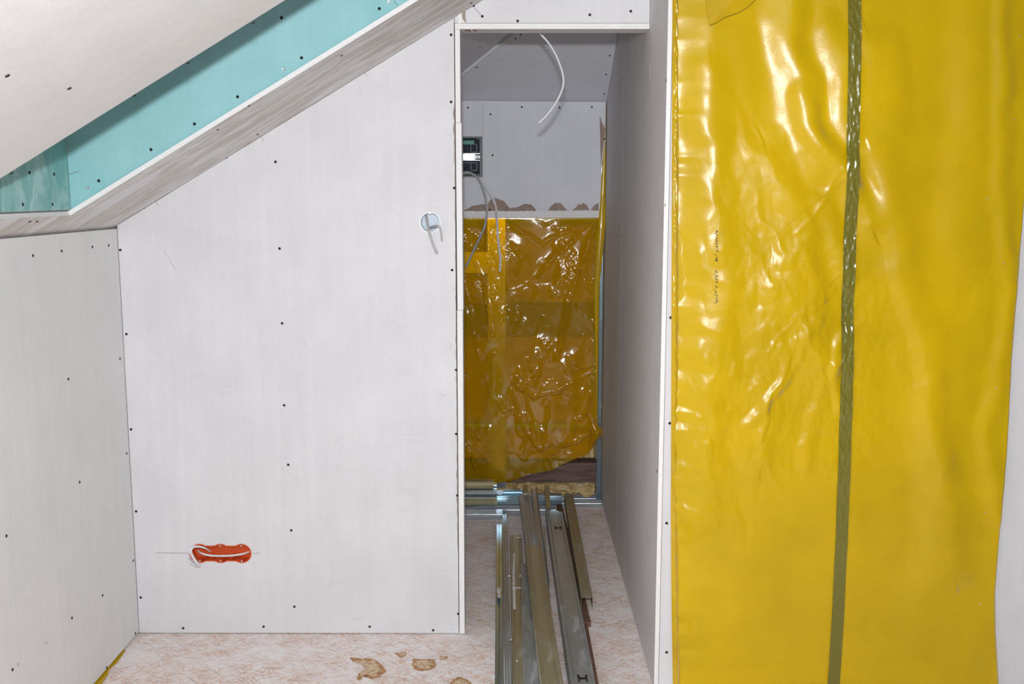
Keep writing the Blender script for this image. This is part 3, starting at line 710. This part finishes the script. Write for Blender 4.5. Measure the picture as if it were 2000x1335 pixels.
# long soft folds (drawn downwards: wl = right flank, wr = left flank in the picture)
sg([(1510, -300), (1545, 60), (1562, 150), (1580, 235), (1625, 330), (1690, 430)], .10, .07, .017)
sg([(1556, 190), (1584, 250), (1630, 320), (1650, 380)], .045, .05, .007)
sg([(1500, 300), (1540, 400), (1560, 600), (1600, 700)], .12, .09, .014)
sg([(1618, 60), (1645, 160), (1662, 330)], .055, .055, .009)
sg([(1690, 100), (1740, 350), (1790, 560), (1810, 800), (1850, 1100)], .12, .10, .012)
sg([(1700, 300), (1760, 500), (1800, 700), (1815, 900)], .05, .08, .007)
sg([(1900, -200), (1890, 300), (1850, 700), (1830, 1200)], .12, .12, .008)
sg([(1965, -200), (1955, 500), (1940, 700), (1925, 1000)], .05, .05, .008)
sg([(1500, 560), (1520, 680), (1480, 900)], .08, .05, .006); sg([(1600, 620), (1540, 720), (1460, 830)], .03, .02, .005)
sg([(1560, 660), (1500, 760), (1480, 860)], .02, .012, .004); sg([(1640, 700), (1590, 800), (1560, 900)], .03, .05, .006)
sg([(1640, 640), (1625, 740), (1635, 800)], .02, .04, .007)
sg([(1590, 400), (1620, 470), (1650, 540)], .05, .04, .008); sg([(1640, 340), (1590, 400), (1530, 450)], .012, .008, .002)
sg([(1620, 560), (1560, 620), (1500, 690)], .01, .006, .002); sg([(1640, 360), (1560, 430)], .008, .006, .0015)
sg([(1380, 150), (1400, 600), (1370, 1000)], .10, .08, .008)
H = seg_field(X, Z, S, False, .03, 4)
big = nfield(X, Z, 3.0, 1.5, 3.3, 3); H += .010*big
xl = X - onY_np(interp(LEDGE, VV), VV, YSH)[0]; xr_d = onY_np(interp(REDGE, VV), VV, YSH)[0] - X
# gathered ripples along the stapled left edge
ed = np.clip(1-xl/.09, 0, 1); rip = tri(Z*10.5 + .7*nfield(X*0, Z, 1, 7, 8.1, 3)); H += .0095*ed*(1-rip)**1.5*np.clip((xl)/.012, 0, 1) * (.6+.7*np.clip(nfield(X*0, Z, 1, 3, 4.4, 2), -.6, .6))
e_ = np.clip(xl/(.10+.07*nfield(X*0, Z, 1, 2.6, 6.6, 3)+.02*nfield(X*0, Z, 1, 14, 6.9, 2)), 0, 1); H += .022*e_*e_*(3-2*e_)
mask = np.clip(nfield(X, Z, 2.2, 2.2, 12.5, 3)*1.6+.35, 0, 1)*np.clip(1.15-.75*(X-.5), .25, 1)
w1 = nfield(X, Z, 7, 5, 21.0, 3)
H += .004*np.clip(1.2-abs(Z-1.25)/.55, 0, 1)*np.clip(1.1-.9*np.abs(X-.72)/.3, 0, 1)*tri(X*7+Z*6+.8*w1)
H += .0028*mask*tri(1.1*w1 + X*3 + Z*1.6); H += .0018*mask*(1-np.abs(nfield(X, Z, 17, 12, 31.0, 3)))**2
H += .0009*(1-np.abs(nfield(X, Z, 40, 30, 41.0, 2)))*mask
H *= np.clip(xr_d/.01, 0, 1)*.97+.03
P = np.stack([X, YSH-.001-np.maximum(H, 0), Z], -1)
SHEET = grid_obj('plastic_sheet', P, 'film'); tag(SHEET, 'large bright yellow polythene sheet hung over the opening at right', 'plastic sheet')
def sheetY(x, z):
    i = int(np.argmin((X-x)**2+(Z-z)**2)); return float(P.reshape(-1, 3)[i, 1])
def sheet_pts(lst, off=.0015):
    out = []
    for u, v in lst:
        p = onY(u, v, YSH); y = sheetY(p.x, p.z)-off; out.append(onY(u, v, y))
    return out
# doubled left hem
n1 = 420; vz = np.linspace(-430, 1350, n1); sx = np.linspace(0, 1, 10); V2, S2 = np.meshgrid(vz, sx, indexing='ij')
U2 = interp(LEDGE, V2)-1.5 + S2*13.0; X2, Z2 = onY_np(U2, V2, YSH); Z2 = np.maximum(Z2, .012)
am = interp([(-400, 1), (400, 1), (700, .5), (1335, .35)], V2)
H2 = .004 + .006*am*tri(Z2*17 + S2*1.4 + 1.4*nfield(X2*0, Z2, 1, 9, 2.2, 3))*np.sin(np.pi*S2) + .004*np.sin(np.pi*S2)
o = grid_obj('folded_hem', np.stack([X2, YSH-.003-H2, Z2], -1), 'film_edge', SHEET); tag(o, 'doubled, finely wrinkled left hem')
# olive seam tape
TAPE = [(-430, 1669, 26), (0, 1664, 26), (230, 1659, 25), (450, 1654.5, 25), (650, 1650, 24), (880, 1646, 25), (1060, 1641, 24), (1200, 1634, 24), (1335, 1625.5, 24), (1352, 1625, 24)]
n1 = 700; vz = np.linspace(-430, 1350, n1); sx = np.linspace(-.5, .5, 15); V3, S3 = np.meshgrid(vz, sx, indexing='ij')
U3 = np.interp(V3, [a for a, b, c in TAPE], [b for a, b, c in TAPE]) + S3*np.interp(V3, [a for a, b, c in TAPE], [c for a, b, c in TAPE])
X3, Z3 = onY_np(U3, V3, YSH-.01); Z3 = np.maximum(Z3, .012)
colY = np.array([min(sheetY(float(X3[j, k]), float(Z3[j, k])) for k in (0, 3, 7, 11, 14)) for j in range(n1)]); colY = np.minimum.reduce([np.roll(colY, k) for k in range(-4, 5)])
am = interp([(-400, 1), (700, 1), (900, .7), (1050, .4), (1335, .15)], V3)
wr = (1-np.abs(nfield(X3, Z3, 60, 24, 77., 2)))**2
ct = nfield(X3, Z3, 90, 40, 17., 2)
Y3 = colY[:, None] - .002 - am*(.0028*wr + .0009*ct)
X3, Z3 = onY_np(U3, V3, YSH-.01)
Z3 = np.maximum(Z3, .012)
o = grid_obj('seam_tape', np.stack([X3, Y3, Z3], -1), 'tape', SHEET); tag(o, 'olive green crinkled tape running down the sheet')
# loose flap at the top, fine creases, printing and staples
fp_ = sheet_pts([(1376, -60), (1378, 0), (1381, 20), (1386, 50), (1400, 44), (1415, 34), (1440, 26), (1458, 16), (1475, 0), (1490, -60)], .006)
o = MB().prism(fp_, (0, -.0004, 0)).build('loose_flap', ['film_edge'], SHEET)
MB().tube(sheet_pts([(1386, 50), (1400, 44), (1415, 34), (1440, 26), (1458, 16), (1475, 0)], .007), .0006, 5).build('flap_edge', ['black_ink'], SHEET)
MB().tube(sheet_pts([(1377, -10), (1381, 20), (1386, 50)], .007), .0008, 5).build('flap_edge', ['film_edge'], SHEET)
mbp = MB()
def dash(u, v, a, l, t=1.5):
    du, dv_ = math.cos(a)*l/2, math.sin(a)*l/2; n_ = (-math.sin(a)*t/2, math.cos(a)*t/2)
    q = sheet_pts([(u-du+n_[0], v-dv_+n_[1]), (u+du+n_[0], v+dv_+n_[1]), (u+du-n_[0], v+dv_-n_[1]), (u-du-n_[0], v-dv_-n_[1])], .0018); mbp.prism(q, (0, -.0003, 0))
# broken dot-matrix characters, read top to bottom
MBS = []
for (v, shapes) in ((452, [(1399, -1.0, 5), (1401, 1.0, 4)]), (456, [(1398, .1, 5)]), (460, [(1400, .2, 4)]), (465, [(1400, .1, 4)]), (468, [(1399, .9, 3)]), (471, [(1400, .1, 5)]), (475, [(1397, 0, 2), (1401, 0, 2)]), (477, [(1400, .8, 2)]),
                    (481, [(1400, .2, 5)]), (484, [(1401, 1.2, 3)]), (490, [(1401, .8, 6)]), (497, [(1397, .8, 3)]),
                    (504, [(1399, -.9, 5)]), (507, [(1400, .7, 6)]), (509, [(1399, 0, 5)]),
                    (530, [(1399, .9, 6)]), (534, [(1396, .5, 2)]), (539, [(1399, .1, 6), (1401, 1.5, 4)]), (543, [(1398, .9, 4)]), (546, [(1400, .1, 4)]), (551, [(1400, .15, 5)]),
                    (560, [(1399, .8, 6)]), (565, [(1396, .5, 2)]), (570, [(1398, .8, 6)]), (575, [(1396, .3, 2)]), (577, [(1400, .2, 4)]), (582, [(1400, .2, 4)]), (586, [(1399, .5, 4)]), (589, [(1400, -.9, 5)]), (591, [(1396, .2, 2)])):
    if v in (530, 504): MBS.append(mbp); mbp = MB()
    for u, a, l in shapes: dash(u, v, a, l)
MBS.append(mbp)
for q_ in MBS: q_.build('dot_matrix_print', ['black_ink'], SHEET)
for pts in ([(1619, 150), (1628, 250), (1640, 340), (1642, 357)], [(1325, 1208), (1352, 1240), (1388, 1262)], [(1660, 500), (1672, 488)], [(1545, 620), (1580, 590)], [(1650, 350), (1560, 420), (1510, 465)], [(1642, 535), (1590, 580), (1540, 632)]):
    MB().tube(sheet_pts(pts, .0004), .0005, 5).build('crease', ['film'], SHEET)
for u, v in ((1928, 267+120), (1979, 235), (1961, 513), (1946, 758), (1924, 1001), (1914, 1179), (1992, 70)):
    p = sheet_pts([(u, v)], .0015)[0]; MB().tube([p+Vector((-.003, 0, -.003)), p+Vector((.003, 0, .003))], .0009, 6).build('staple', ['rail'], SHEET)

# film in the closet
YC = YB+.003
RC = [(150, 1185), (199, 1184), (430, 1182), (470, 1179), (520, 1174), (560, 1170), (700, 1168), (828, 1166.5), (900, 1166), (1000, 1166)]
BC = [(600, 930), (905, 936), (960, 942), (1000, 938), (1040, 925), (1080, 917), (1100, 905), (1130, 893), (1150, 886), (1160, 868), (1168, 835), (1190, 830)]
NX, NZ = 280, 360
tt = np.linspace(0, 1, NZ); ss = np.linspace(0, 1, NX); TT, SS = np.meshgrid(tt, ss, indexing='ij')
u0 = 760+SS*(1168-760); vb = interp(BC, u0); VV = 404+TT*(vb-404); UU = 760+SS*(interp(RC, VV)-760)
X, Z = onY_np(UU, VV, YC); S = []
def sc(pts, wl, wr, h): S.append((pxz(pts, YC), wl, wr, h))
for pts, a, b, h in (
    ([(1166, 430), (1130, 448), (1118, 470), (1080, 505), (1050, 540)], .03, .02, .012), ([(1164, 440), (1142, 485), (1120, 560), (1100, 640), (1085, 700)], .03, .03, .012),
    ([(990, 430), (1020, 455), (1055, 472), (1100, 455), (1125, 447)], .025, .02, .011), ([(940, 430), (960, 480), (978, 530), (985, 560)], .012, .02, .010),
    ([(927, 510), (943, 555), (955, 620), (963, 655)], .012, .02, .012), ([(958, 500), (962, 580), (980, 630), (985, 625), (990, 600)], .008, .01, .007),
    ([(905, 540), (918, 600), (921, 650), (914, 660)], .01, .01, .008), ([(1030, 700), (1045, 745), (1058, 700)], .012, .012, .009), ([(1013, 755), (1045, 774), (1085, 765), (1115, 749)], .02, .015, .014),
    ([(1000, 760), (1015, 830), (1040, 862), (1056, 877)], .02, .015, .010), ([(1018, 755), (1040, 820), (1057, 876)], .01, .012, .008), ([(1075, 790), (1066, 840), (1058, 876)], .02, .01, .010),
    ([(1155, 768), (1148, 800), (1130, 820), (1108, 868)], .03, .02, .014), ([(1150, 850), (1110, 868), (1072, 885)], .02, .014, .014), ([(1066, 886), (1080, 917)], .012, .008, .008),
    ([(1105, 885), (1130, 882), (1152, 886)], .008, .008, .006), ([(962, 690), (958, 760), (935, 820), (932, 850), (937, 857)], .012, .014, .012), ([(955, 765), (985, 805), (1000, 800)], .012, .01, .008),
    ([(938, 855), (952, 838)], .01, .01, .008), ([(1130, 722), (1158, 715), (1168, 700)], .01, .012, .009), ([(1140, 735), (1168, 722)], .01, .006, .008), ([(1108, 695), (1112, 715)], .01, .01, .008),
    ([(1060, 615), (1048, 640), (1035, 700)], .01, .014, .006), ([(1100, 545), (1115, 560), (1105, 600)], .014, .014, .006), ([(1030, 555), (1050, 570), (1035, 590)], .02, .02, .009), ([(1015, 610), (1000, 650)], .014, .02, .008),
    ([(945, 430), (952, 470), (950, 500)], .02, .014, .010), ([(1040, 425), (1060, 440), (1090, 428)], .012, .012, .008), ([(1000, 475), (1020, 500), (1010, 540)], .02, .02, .008), ([(905, 905), (920, 880), (930, 925)], .01, .012, .009),
    ([(1140, 520), (1150, 560), (1165, 580)], .02, .012, .008), ([(1020, 565), (1060, 556), (1110, 548), (1160, 546)], .006, .004, .003), ([(905, 568), (960, 563), (1020, 558)], .006, .004, .003)):
    sc(pts, a, b, h)
H = seg_field(X, Z, S, True, .012, 11)*.9
w0 = nfield(X, Z, 4, 2.2, 52., 1); w1 = nfield(X, Z, 8, 4, 51., 2); w2 = nfield(X, Z, 10, 8, 57., 2); mk = np.clip(nfield(X, Z, 7, 7, 61., 3)*1.8+.45, 0, 1)
mk = np.clip(nfield(X, Z, 6, 6, 61., 3)*3.2-.15, 0, 1); mk2 = np.clip(nfield(X, Z, 5, 5, 93., 3)*3+.1, 0, 1)
H += .020*(w0+.35) + .004*(w1+.3) + .006*mk2*tri(.35*w2+X*4.5-Z*2.4) + .0035*mk*tri(.6*w2-X*9-Z*7+.3) + .0028*mk*(1-np.abs(nfield(X, Z, 38, 30, 67., 3)))**2
zpan = onY(1000, 428, YC).z; H = np.maximum(H, 0); H *= np.clip((zpan-Z)/.04, 0, 1)
P = np.stack([X, YC-H, Z], -1)
FC = grid_obj('plastic_sheet', P, 'film_c'); tag(FC, 'crumpled yellow polythene film hanging at the back of the closet', 'plastic sheet')
# narrow doubled hem on its right side
vz = np.linspace(205, 828, 110); V2, S2 = np.meshgrid(vz, np.linspace(0, 1, 8), indexing='ij')
U2 = interp([(205, 1182.5), (330, 1176), (420, 1169), (470, 1166), (560, 1160), (700, 1162), (830, 1166)], V2)*(1-S2) + interp(RC, V2)*S2
X2, Z2 = onY_np(U2, V2, YC-.004); o = grid_obj('folded_hem', np.stack([X2, YC-.006-.004*np.sin(np.pi*S2)-.012*np.clip((V2-380)/60, 0, 1), Z2], -1), 'film_edge', FC)
# curled torn flap low on the right edge
pts = [[(1148, 800), (1152, 806), (1156, 812)], [(1152, 840), (1163, 838), (1170, 832)], [(1150, 850), (1170, 848), (1178, 836)], [(1150, 866), (1162, 862), (1180, 846)], [(1151, 884), (1156, 874), (1166, 862)]]
Pn = np.zeros((33, 17, 3))
rows = np.array(pts, float)
from numpy import interp as _i
for j in range(33):
    t = j/32*4; k = min(3, int(t)); f_ = t-k; r_ = rows[k]*(1-f_)+rows[k+1]*f_
    for i in range(17):
        t2 = i/16*2; k2 = min(1, int(t2)); g_ = t2-k2; uv = r_[k2]*(1-g_)+r_[k2+1]*g_
        p = onY(uv[0], uv[1], YC-.022-.028*math.sin(math.pi*i/16)*math.sin(math.pi*j/32)-.004*noise.noise(Vector((i*.4, j*.3, 3)))); Pn[j, i] = p
grid_obj('torn_flap', Pn, 'film_c', FC)

# ------------------------------------------------------------------ electrical fittings
# round junction box
jb = empty('junction_box', (JB.x, D, JB.z)); tag(jb, 'round white flush junction box in the big partition near the doorway', 'junction box')
def ring(y0, y1, r0, r1, n=40, cx=0, cz=0, yc=0):
    v, f = [], []
    prof = [(r1, y0+.0012), (r1-.0015, y0), (r0+.001, y0), (r0, y0+.001), (r0, y1), (r1, y1)]
    for r, y in prof:
        for k in range(n): a = 2*math.pi*k/n; v.append((cx+r*math.cos(a), y, cz+r*math.sin(a)))
    m = len(prof)
    for i in range(m):
        for k in range(n): f.append([i*n+k, i*n+(k+1) % n, ((i+1) % m)*n+(k+1) % n, ((i+1) % m)*n+k])
    return v, f
v, f = ring(-.003, .006, .0300, .0362); mesh_obj('rim', v, f, 'white_plastic', jb, smooth=False)
v, f = ring(.006, .046, .0295, .0315); n0 = len(v)
v += [(.0300*math.cos(2*math.pi*k/40), .044, .0300*math.sin(2*math.pi*k/40)) for k in range(40)] + [(.0300*math.cos(2*math.pi*k/40), .046, .0300*math.sin(2*math.pi*k/40)) for k in range(40)]
f += [[n0+k for k in range(40)], [n0+79-k for k in range(40)]]; mesh_obj('cup', v, f, 'ice_plastic', jb)
for x, z in ((-.002, .0145), (.014, .004), (-.003, -.006)):
    v, f = ring(.042, .044, .0062, .0072, 24, x, z); mesh_obj('knockout', v, f, 'ice_plastic', jb)
for z in (.0305, -.0305):
    o = MB().tube([(0, -.0035, z), (0, .02, z)], .0046, 16).build('screw_post', ['white_plastic'], jb)
    MB().tube([(0, -.0045, z), (0, -.003, z)], .0028, 12).build('screw', ['zinc_screw' if z > 0 else 'copper'], o)
def cable(name, label, pts, r, mat, flat=.62, n=8, fdir=None, cap=None):
    """pts: (u, v, Y) photo point and real depth"""
    P_ = spline([onY(u, v, y) for u, v, y in pts], n); o = MB().tube(P_, r, 12, flat, fdir).build(name, [mat], smooth=True); tag(o, label, 'cable'); return o, P_
def ends(o, P_, which=-1):
    a, b = (P_[-1], P_[-2]) if which == -1 else (P_[0], P_[1]); d = (a-b).normalized()
    for s in (-1, 1):
        q = a + Vector((s*.0016, 0, 0)); MB().tube([q-d*.001, q+d*.0012], .0011, 8).build('conductor', ['copper'], o)
o, P_ = cable('cable', 'longer grey cable drooping from the round junction box', [(831, 414, D+.040), (834, 430, D+.012), (837, 447, D-.012), (841, 462, D-.022), (847, 480, D-.016), (853.5, 495, D-.006)], .0042, 'cable_grey'); ends(o, P_)
o, P_ = cable('cable', 'shorter grey cable looping sideways out of the round junction box', [(838, 445, D+.035), (845, 443, D+.012), (853, 441, D-.010), (858.5, 443, D-.020), (861, 450, D-.022), (862, 459, D-.014), (862.5, 470, D-.006)], .0044, 'cable_grey', fdir=(1, .3, .2)); ends(o, P_)

# orange triple box
oc = OB[1]; ob = empty('socket_back_box', (oc.x, D, oc.z)); tag(ob, 'orange three-gang back box sunk low in the big partition', 'back box')
out = lobes(R_+.0022, NK+.0016); inn = lobes(R_-.0012, NK-.0014); n = len(out)
v = [(x-oc.x, -.0022, z-oc.z) for x, z in out] + [(x-oc.x, -.0022, z-oc.z) for x, z in inn] + [(x-oc.x, .044, z-oc.z) for x, z in inn] + [(x-oc.x, .0005, z-oc.z) for x, z in out]
f = []
for k in range(n):
    j = (k+1) % n; f += [[k, j, n+j, n+k], [n+k, n+j, 2*n+j, 2*n+k], [3*n+k, 3*n+j, j, k]]
mesh_obj('rim', v[:], [q for q in f if max(q) < 2*n or max(q) >= 3*n], 'orange', ob)
inn2 = [(x-oc.x, z-oc.z) for x, z in inn]
v = [(x, -.002, z) for x, z in inn2] + [(x, .044, z) for x, z in inn2]; f = [[k, (k+1) % n, n+(k+1) % n, n+k] for k in range(n)] + [[n+k for k in range(n)]]
mesh_obj('tub', v, f, 'orange', ob)
for q, p in enumerate(OB):
    dx = p.x-oc.x
    for s in (1, -1):
        o = MB().tube([(dx-.0, -.001, s*.0265), (dx, .030, s*.0265)], .0042, 14).build('screw_post', ['orange'], ob)
        if not (q == 0 and s == 1): MB().tube([(dx, -.0028, s*.0265), (dx, .001, s*.0265)], .0032, 12).build('screw', ['zinc_screw'], o)
for dx in (-.036, .034):
    for s in (1, -1):
        MB().box((dx-.001, .003, s*.024-.0015 if s > 0 else -.0255), (dx+.001, .044, .0255 if s > 0 else -.0225)).build('divider', ['orange'], ob)
        for e in (-.004, .004): MB().tube([(dx+e, .012, s*.018), (dx+e, .044, s*.018)], .0022, 10).build('peg', ['orange'], ob)
for x, z in ((0.004, .002), (-.066, .0)):
    v, f = ring(.042, .0445, .008, .0092, 24, x, z); mesh_obj('knockout', v, f, 'orange', ob)
o, P_ = cable('cable', 'thin white cable lying straight across the orange back box', [(491, 1075, D+.036), (478, 1080, D+.012), (460, 1083.5, D+.004), (436, 1085, D+.001), (410, 1084, D+.001), (394, 1080, D+.005), (385, 1074, D+.03)], .0034, 'cable_white', flat=.8)
o, P_ = cable('cable', 'white flat cable looping out of the left side of the orange back box', [(411, 1076, D+.012), (401, 1070, D-.008), (389, 1067, D-.024), (378, 1067.5, D-.034), (372.5, 1074, D-.040), (375, 1083, D-.046), (381, 1093, D-.050), (389, 1102, D-.048), (387, 1105.5, D-.040), (379, 1102, D-.030), (370, 1093, D-.018), (367, 1086, D-.010), (368, 1082, D-.008)], .0052, 'cable_white', flat=.45, fdir=(.3, -.2, 1)); ends(o, P_)
LOOP = o
mbp = MB()
for u, v, a, l in ((371, 1090, .9, 4), (373, 1091, -.4, 3), (374, 1093.5, .9, 4), (376, 1096, .2, 3), (377, 1097, 1.3, 3), (379, 1097, .3, 2)):
    du, dv_ = math.cos(a)*l/2, math.sin(a)*l/2; mbp.tube([onY(u-du, v-dv_, D-.036), onY(u+du, v+dv_, D-.036)], .0005, 5)
mbp.build('blue_print', ['blue_ink'], LOOP)

# distribution box in the closet panel, half hidden by the doorway edge
bx1, bz0, bz1 = EB0.x, EB0.z, EB1.z; bx0 = -.415
eb = empty('distribution_box', (bx1, YP, bz0)); tag(eb, 'dark electrical distribution box let into the closet back, half hidden by the doorway', 'distribution box')
def lb(name, a, b, mat, parent=eb, bev=0):
    a = Vector(a)-Vector((bx1, YP, bz0)) if parent is eb else Vector(a); b = Vector(b)-Vector((bx1, YP, bz0)) if parent is eb else Vector(b)
    return MB().box(a, b).build(name, [mat], parent, bevel=bev)
ins = .008
xi = bx1-ins; hh = bz1-bz0
lb('back_plate', (bx0, YP+.050, bz0+.003), (xi, YP+.054, bz1-.003), 'box_black')
mbx = MB(); off = Vector((bx1, YP, bz0))
for a, b in (((bx0, YP-.002, bz1-.008), (xi, YP+.05, bz1-.002)), ((bx0, YP-.002, bz0+.002), (xi, YP+.05, bz0+.008)), ((xi-.006, YP-.002, bz0+.0081), (xi, YP+.05, bz1-.0081))):
    mbx.box(Vector(a)-off, Vector(b)-off)
mbx.build('housing', ['box_clear'], eb, bevel=.0008)
lb('terminal_strip', (bx0, YP+.022, bz1-.036), (bx1-.040, YP+.034, bz1-.018), 'terminal', bev=.001)
for k in range(7):
    x = bx1-.046-.010*k; MB().tube([Vector((x, YP+.021, bz1-.027))-off, Vector((x, YP+.024, bz1-.027))-off], .0026, 10).build('terminal_screw', ['box_clear'], eb)
lb('din_rail', (bx0, YP+.018, bz0+hh*.5-.013), (bx1-.036, YP+.026, bz0+hh*.5+.013), 'rail', bev=.001)
for dz in (-.0165, .0135): lb('rail_lip', (bx0, YP+.012, bz0+hh*.5+dz), (bx1-.012, YP+.018, bz0+hh*.5+dz+.003), 'rail')
for k, x in enumerate((-.034, -.026, -.018)):
    lb('rail_clip', (bx1+x, YP+.010, bz0+hh*.5-.009+.001*k), (bx1+x+.005, YP+.024, bz0+hh*.5+.009-.001*k), 'rail', bev=.0008)
for dz in (.030, .115):
    for x in (-.058, -.030): lb('rib', (bx1+x, YP+.036, bz0+dz), (bx1+x+.003, YP+.050, bz0+dz+.038), 'box_clear')
    lb('rib', (bx0, YP+.036, bz0+dz+.036), (bx1-.030, YP+.050, bz0+dz+.039), 'box_clear'); lb('rib', (bx1-.058, YP+.036, bz0+dz), (bx1-.030, YP+.050, bz0+dz+.003), 'box_clear')
for z in (bz0+.012, bz1-.012):
    MB().tube([Vector((xi-.012, YP+.0, z))-off, Vector((xi-.012, YP+.04, z))-off], .0035, 10).build('screw_post', ['box_clear'], eb)
c1, P1_ = cable('cable', 'grey cable with blue print bending left from the distribution box', [(880, 350, YP+.03), (900, 341, YP-.01), (915, 338, YP-.03), (930, 344, YP-.05), (941, 362, YP-.06), (949, 390, YP-.065), (951, 415, YP-.065), (947, 440, YP-.06), (938, 462, YP-.055), (926, 487, YP-.05), (916, 508, YP-.045), (909, 521, YP-.04)], .0058, 'cable_grey', flat=.8)
c2, P2_ = cable('cable', 'pale cable with red print hanging straight down from the distribution box', [(880, 349, YP+.03), (900, 339, YP-.008), (916, 337, YP-.02), (932, 346, YP-.03), (946, 362, YP-.036), (960, 383, YP-.042), (968, 403, YP-.045), (970.5, 430, YP-.045), (972, 460, YP-.042), (975.5, 490, YP-.04), (977.5, 510, YP-.04), (976, 531, YP-.04)], .0056, 'cable_white', flat=.8)
def prints(c, P_, ya, yb, mat, k):
    mbp = MB(); random.seed(k)
    for i in range(len(P_)-1):
        if ya > P_[i].z > yb and random.random() < .72:
            p = P_[i] + Vector((0, -.0056, 0)); d = (P_[i+1]-P_[i]).normalized()
            for s in (0, .45):
                q = p + (P_[i+1]-P_[i])*s; mbp.tube([q+Vector((-.0016, 0, 0)), q+Vector((.0016, 0, 0))+d*.002], .0007, 5)
    mbp.build('printed_text', [mat], c)
prints(c1, P1_, onY(940, 448, YP-.05).z, onY(940, 495, YP-.05).z, 'blue_ink', 1); prints(c2, P2_, onY(940, 395, YP-.05).z, onY(940, 440, YP-.05).z, 'red_ink', 2)
yc = 3.55
cable('cable', 'white cable dangling in a curve from the closet ceiling', [(1030, 20, yc), (1046, 48, yc), (1056, 66, yc), (1070, 82, yc), (1083, 102, yc), (1092, 122, yc), (1099, 144, yc), (1100.5, 163, yc), (1096, 180, yc), (1086, 200, yc), (1075, 216, yc), (1064, 229, yc), (1052, 240, yc)], .0052, 'white_plastic', flat=.7, fdir=(1, 0, .2))

# ------------------------------------------------------------------ glue splats on the floor
def splat(label, pts, seed):
    pp = []
    for i in range(len(pts)):
        a, b = Vector(pts[i]), Vector(pts[(i+1) % len(pts)]); m = max(2, int((b-a).length/2))
        for k in range(m):
            q = a+(b-a)*(k/m); j = noise.noise(Vector((q.x*.5, q.y*.9, seed)))*3.4; pp.append(onZ(q.x+j*1.5, q.y+j*.8, .0012))
    root = MB().prism(pp, (0, 0, -.0008)).build('glue_splat', ['glue_rim']); tag(root, label, 'glue splat')
    c = sum(pp, Vector())/len(pp); q = [c+(p-c)*(.74+.28*noise.noise(p*45)) + Vector((0, 0, .0006)) for p in pp]
    MB().prism(q, (0, 0, -.0004)).build('pale_centre', ['glue'], root)
splat('large brown dried glue splat on the floor, left of the other ones', [(682, 1284), (690, 1283), (706, 1285), (722, 1285), (735, 1289), (745, 1297), (754, 1308), (748, 1317), (736, 1322), (724, 1325), (716, 1318), (706, 1322), (700, 1328), (696, 1324), (699, 1314), (712, 1308), (711, 1300), (702, 1294), (690, 1291)], 1)
splat('squarish brown dried glue splat on the floor before the doorway edge', [(806, 1287), (812, 1285), (822, 1287), (836, 1286), (850, 1287), (852, 1297), (846, 1305), (834, 1308), (818, 1309), (807, 1305), (805, 1296)], 2)
splat('small brown glue fleck just right of the squarish splat', [(857, 1284), (862, 1280), (874, 1280), (872, 1285), (862, 1288), (858, 1288)], 3)
splat('small brown glue fleck between and above the two larger splats', [(773, 1276), (780, 1273), (790, 1271), (796, 1274), (789, 1280), (782, 1284), (777, 1279)], 4)
splat('brown glue splat cut off by the bottom edge of the view', [(880, 1332), (888, 1324), (900, 1322), (912, 1326), (922, 1334), (918, 1345), (884, 1345)], 5)
